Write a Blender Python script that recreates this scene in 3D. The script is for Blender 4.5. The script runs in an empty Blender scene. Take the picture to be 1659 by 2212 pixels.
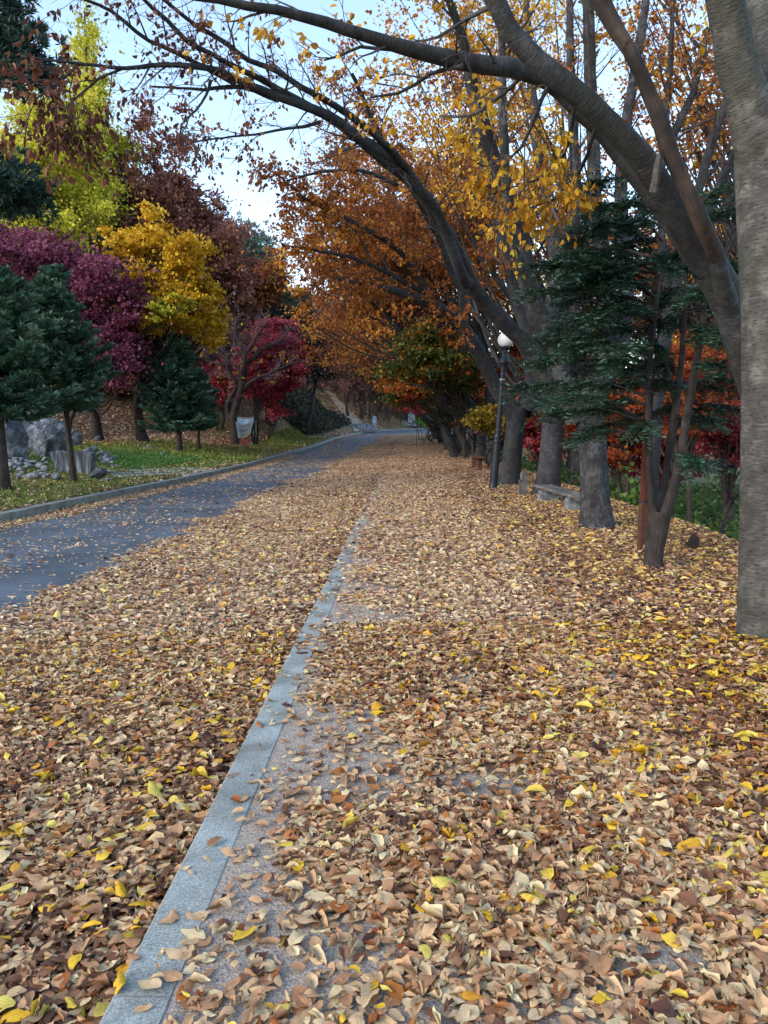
import bpy, math, random
import numpy as np
from mathutils import Vector

R = np.random.default_rng(7)
random.seed(7)
SC = bpy.context.scene
COL = SC.collection

# ---------------------------------------------------------------- camera
FPX, CX, CY = 1662.0, 829.5, 1106.0
CAMZ = 1.6
PITCH = math.atan((1106 - 915) / FPX)
cp, sp = math.cos(PITCH), math.sin(PITCH)
cam_d = bpy.data.cameras.new('camera')
cam_d.sensor_fit = 'VERTICAL'
cam_d.sensor_height = 24.0
cam_d.lens = 24.0 * FPX / 2212.0
cam_d.clip_start = 0.05
cam_d.clip_end = 3000
cam = bpy.data.objects.new('camera', cam_d)
COL.objects.link(cam)
cam.location = (0, 0, CAMZ)
cam.rotation_euler = (math.pi / 2 - PITCH, 0, 0)
SC.camera = cam


def ray(px, py):
    dx = (px - CX) / FPX
    dy = -(py - CY) / FPX
    return np.array([dx, cp + dy * sp, -sp + dy * cp])


def at(px, py, Y):
    d = ray(px, py)
    t = Y / d[1]
    return np.array([d[0] * t, Y, CAMZ + d[2] * t])


# ---------------------------------------------------------------- terrain
def rise(y):
    y = np.asarray(y, float)
    a = np.where(y < 25, 0.0, 0.00025 * (np.clip(y, 25, 60) - 25) ** 2)
    return a + np.where(y > 60, 0.0175 * (np.clip(y, 60, 105) - 60), 0.0)


KDX = 0.0302
XR_Y = [-10, 0, 50, 58, 62, 66, 69, 71, 73, 76]
XR_X = [-0.826 + KDX * t for t in (-10, 0, 50, 58)] + [1.25, 2.2, 4.2, 8, 16, 40]
XL_Y = [-10, 0, 8, 13, 17, 21.4, 30, 36, 46, 62, 70, 80, 88, 93, 97, 99.5, 101.5, 103]
XL_X = [-9.5, -8.2, -7.1, -6.55, -6.25, -5.8, -5.25, -5.1, -4.75, -4.2, -3.6, -2.5, -1.2, .8, 4, 8.5, 18, 40]


def smooth_interp(y, ys, xs):
    y = np.asarray(y, float)
    s = 0
    for k in (-1.2, -0.6, 0, 0.6, 1.2):
        s = s + np.interp(y + k, ys, xs)
    return s / 5


def xr(y): return smooth_interp(y, XR_Y, XR_X)
def xl(y): return smooth_interp(y, XL_Y, XL_X)


KW = 0.172          # kerb width
SWW = 2.55          # pavement width


def sstep(a, b, v):
    t = np.clip((v - a) / (b - a), 0, 1)
    return t * t * (3 - 2 * t)


def vnoise(x, y, s, seed=0):
    x = np.asarray(x, float) * s + seed * 17.3
    y = np.asarray(y, float) * s + seed * 9.1
    xi, yi = np.floor(x), np.floor(y)
    fx, fy = x - xi, y - yi
    fx, fy = fx * fx * (3 - 2 * fx), fy * fy * (3 - 2 * fy)

    def h(a, b):
        v = np.sin(a * 127.1 + b * 311.7 + seed) * 43758.5453
        return v - np.floor(v)
    return (h(xi, yi) * (1 - fx) + h(xi + 1, yi) * fx) * (1 - fy) + (h(xi, yi + 1) * (1 - fx) + h(xi + 1, yi + 1) * fx) * fy


def bank_edge(y):
    y = np.asarray(y, float)
    return np.maximum(4.35 + 0.006 * y + 0.35 * (vnoise(y, y * 0, 0.35, 3) - 0.5), xr(y) + KW + SWW + 0.7)


def H(x, y):
    x = np.asarray(x, float)
    y = np.asarray(y, float)
    r = rise(y)
    L, Rr = xl(y), xr(y)
    d = L - 0.2 - x
    if np.any(y > 68):
        cy_ = np.concatenate([np.arange(50, 95, 1.5), np.arange(95, 103, .25)])
        cx_ = xl(cy_)
        dm = np.full(x.shape, 1e9)
        for a, b_ in zip(cx_, cy_):
            dm = np.minimum(dm, (x - a) ** 2 + (y - b_) ** 2)
        dm = np.sqrt(dm) - 0.2
        d = np.where((y > 68) & (d > 0), np.minimum(d, np.maximum(dm, 0.01)), d)
    # left lawn, then a hillside
    lawn = 0.06 + 0.085 * np.clip(d, 0, 9)
    hill = np.clip(d - 9, 0, None)
    hz = 13 * (1 - np.exp(-0.34 * hill / 13 * 1.25))
    steep = sstep(46, 58, y) * (1 - sstep(77, 86, y))
    emb = steep * 3.4 * sstep(1.0, 6.5, d)
    far = sstep(72, 82, y)
    lawn2 = lawn + hz + emb + far * (0.28 * np.clip(d, 0, 30))
    sw = np.zeros_like(x)
    e = bank_edge(y)
    mound = 0.05 * sstep(0.0, 0.9, x - (Rr + KW + SWW))
    over = np.clip(x - e, 0, None)
    drop = 2.0 * (1 - np.exp(-over * over / (over + 0.5) * 0.36)) + 0.02 * np.clip(over - 8, 0, 40)
    right = mound - drop
    z = np.where(d > 0, lawn2, np.where(x < Rr, -0.10, np.where(x < Rr + KW + SWW, 0.0, right)))
    return z + r


def gnd(px, py):
    d = ray(px, py)
    o = np.array([0, 0, CAMZ])
    ts = np.concatenate([np.arange(1.5, 30, 0.05), np.arange(30, 220, 0.2)])
    P = o[None] + ts[:, None] * d[None]
    below = P[:, 2] < H(P[:, 0], P[:, 1])
    k = np.argmax(below)
    if not below.any():
        k = len(ts) - 1
    p = P[k]
    return np.array([p[0], p[1], float(H(p[0], p[1]))])


def on(x, y):
    return np.array([x, y, float(H(x, y))])


# ---------------------------------------------------------------- objects
def tag(o, label=None, cat=None, group=None, kind=None):
    if label: o['label'] = label
    if cat: o['category'] = cat
    if group: o['group'] = group
    if kind: o['kind'] = kind
    return o


def thing(name, loc, label, cat, group=None):
    o = bpy.data.objects.new(name, None)
    o.empty_display_size = 0.2
    COL.objects.link(o)
    o.location = [float(v) for v in loc]
    return tag(o, label, cat, group)


def mesh(name, V, Fs, mat, parent=None, rnd=None, uv=None, smooth=True, sharp=None):
    V = np.array(V, dtype=np.float32).reshape(-1, 3)
    if parent is not None:
        o_ = Vector(parent.location)
        p = parent.parent
        while p is not None:
            o_ = o_ + Vector(p.location)
            p = p.parent
        V = V - np.array(o_, dtype=np.float32)[None]
    if isinstance(Fs, np.ndarray): Fs = [Fs]
    Fs = [np.asarray(f, dtype=np.int32) for f in Fs if len(f)]
    me = bpy.data.meshes.new(name)
    me.vertices.add(len(V))
    me.vertices.foreach_set('co', V.ravel())
    loops = np.concatenate([f.ravel() for f in Fs])
    starts, s = [], 0
    for f in Fs:
        n, k = f.shape
        starts.append(s + np.arange(n) * k)
        s += n * k
    starts = np.concatenate(starts).astype(np.int32)
    me.loops.add(len(loops))
    me.loops.foreach_set('vertex_index', loops)
    me.polygons.add(len(starts))
    me.polygons.foreach_set('loop_start', starts)
    me.polygons.foreach_set('use_smooth', np.full(len(starts), bool(smooth)))
    if rnd is not None:
        a = me.attributes.new('rnd', 'FLOAT', 'POINT')
        a.data.foreach_set('value', np.asarray(rnd, np.float32))
    if uv is not None:
        u = me.uv_layers.new(name='UVMap')
        u.data.foreach_set('uv', np.asarray(uv, np.float32)[loops].ravel())
    me.update(calc_edges=True)
    me.materials.append(mat)
    o = bpy.data.objects.new(name, me)
    COL.objects.link(o)
    if parent is not None: o.parent = parent
    return o


class MB:
    def __init__(self):
        self.V, self.F3, self.F4, self.UV, self.RN, self.n = [], [], [], [], [], 0

    def add(self, V, F, uv=None, rnd=0.5):
        V = np.asarray(V, float).reshape(-1, 3)
        F = F if isinstance(F, (list, tuple)) else [F]
        for f in F:
            f = np.asarray(f, np.int64)
            if len(f) == 0: continue
            (self.F3 if f.shape[1] == 3 else self.F4).append(f + self.n)
        self.V.append(V)
        self.UV.append(np.zeros((len(V), 2)) if uv is None else np.asarray(uv, float))
        self.RN.append(np.full(len(V), rnd) if np.isscalar(rnd) else np.asarray(rnd, float))
        self.n += len(V)
        return self

    def build(self, name, mat, parent=None, smooth=True):
        Fs = []
        if self.F3: Fs.append(np.concatenate(self.F3))
        if self.F4: Fs.append(np.concatenate(self.F4))
        return mesh(name, np.concatenate(self.V), Fs, mat, parent, rnd=np.concatenate(self.RN), uv=np.concatenate(self.UV), smooth=smooth)


BOXF = np.array([[0, 3, 2, 1], [4, 5, 6, 7], [0, 1, 5, 4], [1, 2, 6, 5], [2, 3, 7, 6], [3, 0, 4, 7]])


def box(c, s, rz=0.0, bev=0.0, tilt=None):
    """bevelled box: centre c, size s; returns V, F"""
    hx, hy, hz = [v / 2 for v in s]
    if bev <= 0:
        V = np.array([[x, y, z] for z in (-hz, hz) for x, y in ((-hx, -hy), (hx, -hy), (hx, hy), (-hx, hy))])
        F = [BOXF]
    else:
        b = min(bev, hx * .9, hy * .9, hz * .9)
        rings = []
        for z, k in ((-hz, b), (-hz + b, 0), (hz - b, 0), (hz, b)):
            x, y = hx - k, hy - k
            rings.append([[-x + b * .5 * (k == 0), -y, z], [x - b * .5 * (k == 0), -y, z], [x, -y + b * .5 * (k == 0), z], [x, y - b * .5 * (k == 0), z],
                          [x - b * .5 * (k == 0), y, z], [-x + b * .5 * (k == 0), y, z], [-x, y - b * .5 * (k == 0), z], [-x, -y + b * .5 * (k == 0), z]])
        # make top / bottom rings 8 points too
        V = np.array(rings).reshape(-1, 3)
        F4 = []
        for r_ in range(3):
            for i in range(8):
                j = (i + 1) % 8
                F4.append([r_ * 8 + i, r_ * 8 + j, r_ * 8 + 8 + j, r_ * 8 + 8 + i])
        n = len(V)
        V = np.concatenate([V, [[0, 0, -hz], [0, 0, hz]]])
        F3 = []
        for i in range(8):
            j = (i + 1) % 8
            F3.append([n, j, i])
            F3.append([n + 1, 24 + i, 24 + j])
        F = [np.array(F4), np.array(F3)]
    if tilt is not None:
        V = V @ np.array(tilt).T
    c_, s_ = math.cos(rz), math.sin(rz)
    M = np.array([[c_, -s_, 0], [s_, c_, 0], [0, 0, 1]])
    return V @ M.T + np.asarray(c)[None], F


def lathe(c, prof, seg=24, lean=(0, 0)):
    prof = np.array(prof, float)
    a = np.arange(seg) / seg * 2 * math.pi
    V = []
    for r_, z in prof:
        V.append(np.stack([r_ * np.cos(a) + lean[0] * z, r_ * np.sin(a) + lean[1] * z, np.full(seg, z)], 1))
    V = np.concatenate(V) + np.asarray(c)[None]
    F = []
    for k in range(len(prof) - 1):
        i = np.arange(seg)
        j = (i + 1) % seg
        F.append(np.stack([k * seg + i, k * seg + j, (k + 1) * seg + j, (k + 1) * seg + i], 1))
    return V, np.concatenate(F)


def catmull(P, step=0.22, extra=None):
    P = np.asarray(P, float)
    if len(P) == 2:
        n = max(3, int(np.linalg.norm(P[1, :3] - P[0, :3]) / step) + 1)
        t = np.linspace(0, 1, n)[:, None]
        return P[0] * (1 - t) + P[1] * t
    Q = np.concatenate([[2 * P[0] - P[1]], P, [2 * P[-1] - P[-2]]])
    out = []
    for i in range(1, len(Q) - 2):
        p0, p1, p2, p3 = Q[i - 1], Q[i], Q[i + 1], Q[i + 2]
        n = max(2, int(np.linalg.norm(p2[:3] - p1[:3]) / step))
        t = (np.arange(n) / n)[:, None]
        out.append(0.5 * ((2 * p1) + (-p0 + p2) * t + (2 * p0 - 5 * p1 + 4 * p2 - p3) * t ** 2 + (-p0 + 3 * p1 - 3 * p2 + p3) * t ** 3))
    out.append(P[-1:])
    return np.concatenate(out)


def tube(P, rad, seg=10, wob=0.0, seed=0, cap=True):
    P = np.asarray(P, float)
    n = len(P)
    rad = np.broadcast_to(np.asarray(rad, float), (n,))
    T = np.gradient(P, axis=0)
    T /= np.linalg.norm(T, axis=1)[:, None] + 1e-9
    up = np.array([0.0, 0.0, 1.0]) if abs(T[0, 2]) < 0.9 else np.array([1.0, 0, 0])
    N = np.cross(T[0], up)
    N /= np.linalg.norm(N)
    Ns = [N]
    for i in range(1, n):
        v = Ns[-1] - T[i] * np.dot(Ns[-1], T[i])
        Ns.append(v / (np.linalg.norm(v) + 1e-9))
    Ns = np.array(Ns)
    Bs = np.cross(T, Ns)
    a = np.arange(seg + 1) / seg * 2 * math.pi
    L = np.concatenate([[0], np.cumsum(np.linalg.norm(np.diff(P, axis=0), axis=1))])
    rr = rad[:, None] * np.ones((1, seg + 1))
    if wob > 0:
        aa = a[None, :]
        rr = rr * (1 + wob * (np.sin(aa * 2 + L[:, None] * 0.8 + seed) * .5 + np.sin(aa * 3 - L[:, None] * 1.7 + seed * 2) * .35 + np.sin(L[:, None] * 3.1 + aa + seed) * .35
                              + 0.5 * np.sin(aa * 7 + seed + L[:, None] * .4) * .3))
        rr[:, -1] = rr[:, 0]
    V = P[:, None, :] + rr[:, :, None] * (np.cos(a)[None, :, None] * Ns[:, None, :] + np.sin(a)[None, :, None] * Bs[:, None, :])
    r_m = max(1e-3, float(rad.mean()))
    uv = np.stack(np.broadcast_arrays(a[None, :] / (2 * math.pi) * 2 * math.pi * r_m, L[:, None]), -1)
    V = V.reshape(-1, 3)
    i, j = np.meshgrid(np.arange(n - 1), np.arange(seg), indexing='ij')
    i, j = i.ravel(), j.ravel()
    s1 = seg + 1
    F = np.stack([i * s1 + j, i * s1 + j + 1, (i + 1) * s1 + j + 1, (i + 1) * s1 + j], 1)
    return V, [F], uv.reshape(-1, 2)


def tubes_batch(P, r0, r1, seg=3):
    """P (N,K,3) -> one bunch of thin tubes"""
    N, K, _ = P.shape
    T = P[:, -1] - P[:, 0]
    T /= np.linalg.norm(T, axis=1)[:, None] + 1e-9
    up = np.where(np.abs(T[:, 2:3]) < 0.9, np.array([[0, 0, 1.0]]), np.array([[1.0, 0, 0]]))
    A = np.cross(T, up)
    A /= np.linalg.norm(A, axis=1)[:, None] + 1e-9
    B = np.cross(T, A)
    a = np.arange(seg) / seg * 2 * math.pi
    w = np.linspace(0, 1, K)
    rad = r0[:, None] * (1 - w) + r1[:, None] * w
    V = P[:, :, None, :] + rad[:, :, None, None] * (np.cos(a)[None, None, :, None] * A[:, None, None, :] + np.sin(a)[None, None, :, None] * B[:, None, None, :])
    base = (np.arange(N) * K * seg)[:, None, None]
    k, s = np.meshgrid(np.arange(K - 1), np.arange(seg), indexing='ij')
    s2 = (s + 1) % seg
    F = np.stack([base + k * seg + s, base + k * seg + s2, base + (k + 1) * seg + s2, base + (k + 1) * seg + s], -1).reshape(-1, 4)
    return V.reshape(-1, 3), F


# ---------------------------------------------------------------- leaves
def leaf_template(lod, fold, curl, twist=0.0, wavy=0.0, seed=0, width=0.5):
    rg = np.random.default_rng(seed)
    if lod == 0:
        ys = np.array([0.10, 0.27, 0.48, 0.70, 0.88])
        ws = np.array([0.27, 0.45, 0.5, 0.38, 0.18]) * width * 2 * 0.98
        V, UV = [[0, 0, 0]], [[0.5, 0]]
        for y, w in zip(ys, ws):
            for s in (-1, 0, 1):
                V.append([s * w * (1 + rg.normal(0, .10)), y + rg.normal(0, .015), abs(s) * w * fold + (rg.normal(0, wavy) if s else 0)])
                UV.append([0.5 + 0.5 * s, y])
        V.append([rg.normal(0, .03), 1, 0])
        UV.append([0.5, 1])
        V = np.array(V)
        F3 = np.array([[0, 2, 1], [0, 3, 2], [16, 13, 14], [16, 14, 15]])
        F4 = []
        for k in range(4):
            b = 1 + 3 * k
            F4 += [[b, b + 1, b + 4, b + 3], [b + 1, b + 2, b + 5, b + 4]]
        F = [F3, np.array(F4)]
    elif lod == 1:
        w = width
        V = np.array([[0, 0, 0], [w * .9, .33, w * fold], [w * .72, .68, w * fold * .8], [0, 1, 0], [-w * .72, .68, w * fold * .8], [-w * .9, .33, w * fold]])
        UV = [[.5, 0], [1, .33], [1, .68], [.5, 1], [0, .68], [0, .33]]
        F = [np.array([[0, 1, 2, 3], [0, 3, 4, 5]])]
    else:
        w = width
        V = np.array([[0, 0, 0], [w, .45, w * fold], [0, 1, 0], [-w, .45, w * fold]])
        UV = [[.5, 0], [1, .45], [.5, 1], [0, .45]]
        F = [np.array([[0, 1, 2], [0, 2, 3]])]
    V = V.astype(float)
    y = V[:, 1].copy()
    V[:, 2] += curl * ((y - 0.5) ** 2 - 0.25) + twist * V[:, 0] * (y - .5)
    V[:, 1] = 0.5 + (y - .5) * (1 - 0.25 * min(1, abs(curl)))
    return V, F, np.array(UV)


def frames(Y, Zh):
    """rotation matrices with columns X,Y,Z: Y along the leaf, Z near the hint"""
    Y = Y / (np.linalg.norm(Y, axis=1)[:, None] + 1e-9)
    X = np.cross(Y, Zh)
    X /= np.linalg.norm(X, axis=1)[:, None] + 1e-9
    Z = np.cross(X, Y)
    return np.stack([X, Y, Z], -1)


def scatter(name, tmpls, P, M, S, rnd, mat, parent=None, uv=False, aspect=None, smooth=False):
    N = len(P)
    which = R.integers(0, len(tmpls), N)
    Vs, F3s, F4s, RN, UVs, off = [], [], [], [], [], 0
    for k, (tv, tf, tuv) in enumerate(tmpls):
        ix = np.nonzero(which == k)[0]
        if not len(ix): continue
        loc = tv[None] * S[ix][:, None, None]
        if aspect is not None:
            loc = loc * np.stack([aspect[ix], np.ones(len(ix)), np.ones(len(ix))], -1)[:, None, :]
        V = np.einsum('nij,nvj->nvi', M[ix], loc) + P[ix][:, None, :]
        nv = len(tv)
        base = off + np.arange(len(ix))[:, None, None] * nv
        for f in tf:
            g = (f[None] + base).reshape(-1, f.shape[1])
            (F3s if f.shape[1] == 3 else F4s).append(g)
        Vs.append(V.reshape(-1, 3))
        RN.append(np.repeat(rnd[ix], nv))
        if uv: UVs.append(np.tile(tuv, (len(ix), 1)))
        off += len(ix) * nv
    Fs = []
    if F3s: Fs.append(np.concatenate(F3s))
    if F4s: Fs.append(np.concatenate(F4s))
    return mesh(name, np.concatenate(Vs), Fs, mat, parent, rnd=np.concatenate(RN), uv=np.concatenate(UVs) if uv else None, smooth=smooth)


LEAF0 = [leaf_template(0, f, c, t, w, i, wd) for i, (f, c, t, w, wd) in enumerate([
    (0.12, 0.15, 0, .03, .5), (-0.15, 0.2, .2, .035, .46), (0.3, -0.2, -.3, .04, .5), (0.05, 0.4, .4, .05, .44), (-0.1, -0.3, .2, .03, .54),
    (0.6, 0.3, .3, .05, .40), (-0.35, -0.4, -.4, .06, .45), (0.15, -0.1, .5, .05, .56), (1.1, 0.4, .2, .06, .30), (0.0, 0.05, 0, .02, .54), (0.2, 0.8, .6, .06, .42),
    (-0.05, 0.1, -.2, .04, .38), (1.6, .5, .5, .07, .26), (0.1, -.5, .1, .05, .5), (-.7, .3, .3, .07, .36), (.05, .12, 0, .05, .6)])]
LEAF1 = [leaf_template(1, f, c, 0, 0, 0, w) for f, c, w in ((.3, .3, .5), (-.3, -.2, .46), (.7, .4, .42), (.1, -.4, .52), (-.6, .5, .4))]
LEAF2 = [leaf_template(2, f, c, 0, 0, 0, w) for f, c, w in ((.3, 0, .5), (-.4, 0, .45), (.6, 0, .4))]
NEEDLE = [leaf_template(2, .2, 0, 0, 0, 0, w) for w in (.10, .13)]
SPRIG = [leaf_template(2, .3, 0, 0, 0, 0, w) for w in (.16, .22)]


# ---------------------------------------------------------------- materials
def srgb(r_, g_, b_):
    def f(c):
        c /= 255.0
        return c / 12.92 if c <= .04045 else ((c + .055) / 1.055) ** 2.4
    return (f(r_), f(g_), f(b_), 1.0)


def new_mat(name):
    m = bpy.data.materials.new(name)
    m.use_nodes = True
    nt = m.node_tree
    b = nt.nodes['Principled BSDF']
    b.inputs['Roughness'].default_value = 0.8
    b.inputs['Specular IOR Level'].default_value = 0.25
    return m, nt, b


def N_(nt, kind, **kw):
    n = nt.nodes.new(kind)
    for k, v in kw.items():
        if k.startswith('i_'):
            n.inputs[k[2:].replace('_', ' ')].default_value = v
        else:
            setattr(n, k, v)
    return n


def ramp(nt, stops, interp='LINEAR'):
    n = nt.nodes.new('ShaderNodeValToRGB')
    n.color_ramp.interpolation = interp
    e = n.color_ramp.elements
    while len(e) < len(stops): e.new(0.5)
    for el, (p, c) in zip(e, stops):
        el.position = p
        el.color = c if len(c) == 4 else (*c, 1)
    return n


def leaf_mat(name, stops, transl=0.25, rough=0.6, spec=0.2, veins=False, interp='LINEAR', mottle=0.0):
    m, nt, b = new_mat(name)
    at_ = N_(nt, 'ShaderNodeAttribute', attribute_name='rnd')
    rp = ramp(nt, stops, interp)
    nt.links.new(at_.outputs['Fac'], rp.inputs['Fac'])
    col = rp.outputs['Color']
    if veins:
        uvn = N_(nt, 'ShaderNodeUVMap', uv_map='UVMap')
        sep = N_(nt, 'ShaderNodeSeparateXYZ')
        nt.links.new(uvn.outputs['UV'], sep.inputs[0])
        sb = N_(nt, 'ShaderNodeMath', operation='SUBTRACT')
        nt.links.new(sep.outputs['X'], sb.inputs[0]); sb.inputs[1].default_value = .5
        ab = N_(nt, 'ShaderNodeMath', operation='ABSOLUTE')
        nt.links.new(sb.outputs[0], ab.inputs[0])
        m1 = N_(nt, 'ShaderNodeMath', operation='MULTIPLY_ADD')       # v - 0.5*|u|
        nt.links.new(ab.outputs[0], m1.inputs[0]); m1.inputs[1].default_value = -.55
        nt.links.new(sep.outputs['Y'], m1.inputs[2])
        m2 = N_(nt, 'ShaderNodeMath', operation='MULTIPLY'); m2.inputs[1].default_value = 9.0
        nt.links.new(m1.outputs[0], m2.inputs[0])
        fr = N_(nt, 'ShaderNodeMath', operation='PINGPONG'); fr.inputs[1].default_value = .5
        nt.links.new(m2.outputs[0], fr.inputs[0])
        v1 = N_(nt, 'ShaderNodeMapRange'); v1.inputs['From Max'].default_value = .14; v1.inputs['To Min'].default_value = 1; v1.inputs['To Max'].default_value = 0
        nt.links.new(fr.outputs[0], v1.inputs['Value'])
        v2 = N_(nt, 'ShaderNodeMapRange'); v2.inputs['From Max'].default_value = .05; v2.inputs['To Min'].default_value = 1; v2.inputs['To Max'].default_value = 0
        nt.links.new(ab.outputs[0], v2.inputs['Value'])
        mx = N_(nt, 'ShaderNodeMath', operation='MAXIMUM')
        nt.links.new(v1.outputs[0], mx.inputs[0]); nt.links.new(v2.outputs[0], mx.inputs[1])
        bp = N_(nt, 'ShaderNodeBump'); bp.inputs['Strength'].default_value = .35; bp.inputs['Distance'].default_value = .002
        nt.links.new(mx.outputs[0], bp.inputs['Height'])
        nt.links.new(bp.outputs[0], b.inputs['Normal'])
        mc = N_(nt, 'ShaderNodeMix', data_type='RGBA', blend_type='MULTIPLY')
        ml = N_(nt, 'ShaderNodeMath', operation='MULTIPLY'); ml.inputs[1].default_value = .3
        nt.links.new(mx.outputs[0], ml.inputs[0])
        nt.links.new(ml.outputs[0], mc.inputs[0])
        nt.links.new(col, mc.inputs[6]); mc.inputs[7].default_value = (.45, .32, .2, 1)
        col = mc.outputs[2]
    if mottle > 0:
        geo = N_(nt, 'ShaderNodeNewGeometry')
        nz = N_(nt, 'ShaderNodeTexNoise'); nz.inputs['Scale'].default_value = 55; nz.inputs['Detail'].default_value = 3
        nt.links.new(geo.outputs['Position'], nz.inputs['Vector'])
        rr = ramp(nt, [(.35, (.55, .45, .38, 1)), (.62, (1.08, 1.08, 1.05, 1))])
        nt.links.new(nz.outputs['Fac'], rr.inputs['Fac'])
        mm = N_(nt, 'ShaderNodeMix', data_type='RGBA', blend_type='MULTIPLY'); mm.inputs[0].default_value = mottle
        nt.links.new(col, mm.inputs[6]); nt.links.new(rr.outputs['Color'], mm.inputs[7])
        col = mm.outputs[2]
    nt.links.new(col, b.inputs['Base Color'])
    b.inputs['Roughness'].default_value = rough
    b.inputs['Specular IOR Level'].default_value = spec
    if transl > 0:
        tr = N_(nt, 'ShaderNodeBsdfTranslucent')
        nt.links.new(col, tr.inputs['Color'])
        mxs = N_(nt, 'ShaderNodeMixShader'); mxs.inputs[0].default_value = transl
        nt.links.new(b.outputs[0], mxs.inputs[1]); nt.links.new(tr.outputs[0], mxs.inputs[2])
        nt.links.new(mxs.outputs[0], nt.nodes['Material Output'].inputs['Surface'])
    return m


def bark_mat(name, dark, mid, light, su=9.0, sv=45.0, bump=0.5, moss=0.0, dist=0.01, dash=0.0, patch=1.3):
    """bark along the limb's own length: fine relief, broad mottling and (dash) dark lenticel strokes across the stem"""
    m, nt, b = new_mat(name)
    uvn = N_(nt, 'ShaderNodeUVMap', uv_map='UVMap')
    geo = N_(nt, 'ShaderNodeNewGeometry')

    def noise(vec, scale, detail=5, mapping=None, rough=.6):
        if mapping:
            mp = N_(nt, 'ShaderNodeMapping'); mp.inputs['Scale'].default_value = mapping
            nt.links.new(vec, mp.inputs['Vector']); vec = mp.outputs[0]
        n = N_(nt, 'ShaderNodeTexNoise'); n.inputs['Scale'].default_value = scale; n.inputs['Detail'].default_value = detail; n.inputs['Roughness'].default_value = rough
        nt.links.new(vec, n.inputs['Vector'])
        return n.outputs['Fac']

    def madd(a_, k, c_):
        n = N_(nt, 'ShaderNodeMath', operation='MULTIPLY_ADD'); n.inputs[1].default_value = k
        nt.links.new(a_, n.inputs[0])
        if isinstance(c_, (int, float)): n.inputs[2].default_value = c_
        else: nt.links.new(c_, n.inputs[2])
        return n.outputs[0]
    fine = noise(uvn.outputs['UV'], 1.0, 4, (su, sv, 1))
    big = noise(geo.outputs['Position'], patch, 5)
    midn = noise(geo.outputs['Position'], 9, 6)
    v = madd(fine, .26, madd(big, .44, madd(midn, .40, -.05)))
    r1 = ramp(nt, [(.36, dark), (.5, mid), (.66, light)])
    nt.links.new(v, r1.inputs['Fac'])
    col = r1.outputs['Color']
    height = fine
    if dash > 0:
        dn = noise(uvn.outputs['UV'], 1.0, 2, (22, 78, 1), .5)
        rd = ramp(nt, [(.60, (0, 0, 0, 1)), (.68, (dash, dash, dash, 1))])
        nt.links.new(dn, rd.inputs['Fac'])
        mx = N_(nt, 'ShaderNodeMix', data_type='RGBA')
        nt.links.new(rd.outputs['Color'], mx.inputs[0]); nt.links.new(col, mx.inputs[6]); mx.inputs[7].default_value = (.022, .02, .018, 1)
        col = mx.outputs[2]
        height = madd(rd.outputs['Color'], -.6, fine)
    if moss > 0:
        n3 = noise(geo.outputs['Position'], 2.6, 8)
        r3 = ramp(nt, [(.47, (0, 0, 0, 1)), (.60, (moss, moss, moss, 1))])
        nt.links.new(n3, r3.inputs['Fac'])
        mx = N_(nt, 'ShaderNodeMix', data_type='RGBA')
        nt.links.new(r3.outputs['Color'], mx.inputs[0]); nt.links.new(col, mx.inputs[6]); mx.inputs[7].default_value = (.035, .038, .03, 1)
        col = mx.outputs[2]
    nt.links.new(col, b.inputs['Base Color'])
    bp = N_(nt, 'ShaderNodeBump'); bp.inputs['Strength'].default_value = bump; bp.inputs['Distance'].default_value = dist
    nt.links.new(height, bp.inputs['Height'])
    nt.links.new(bp.outputs[0], b.inputs['Normal'])
    b.inputs['Roughness'].default_value = .85
    return m


def noisy_mat(name, stops, scale=8.0, detail=6, bump=.3, bscale=None, rough=.85, dist=.01, vor=None):
    m, nt, b = new_mat(name)
    geo = N_(nt, 'ShaderNodeNewGeometry')
    n1 = N_(nt, 'ShaderNodeTexNoise'); n1.inputs['Scale'].default_value = scale; n1.inputs['Detail'].default_value = detail; n1.inputs['Roughness'].default_value = .65
    nt.links.new(geo.outputs['Position'], n1.inputs['Vector'])
    rp = ramp(nt, stops)
    nt.links.new(n1.outputs['Fac'], rp.inputs['Fac'])
    nt.links.new(rp.outputs['Color'], b.inputs['Base Color'])
    n2 = N_(nt, 'ShaderNodeTexNoise'); n2.inputs['Scale'].default_value = bscale or scale * 3; n2.inputs['Detail'].default_value = 8
    nt.links.new(geo.outputs['Position'], n2.inputs['Vector'])
    bp = N_(nt, 'ShaderNodeBump'); bp.inputs['Strength'].default_value = bump; bp.inputs['Distance'].default_value = dist
    nt.links.new(n2.outputs['Fac'], bp.inputs['Height'])
    nt.links.new(bp.outputs[0], b.inputs['Normal'])
    b.inputs['Roughness'].default_value = rough
    return m


def c(*a): return srgb(*a)


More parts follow.
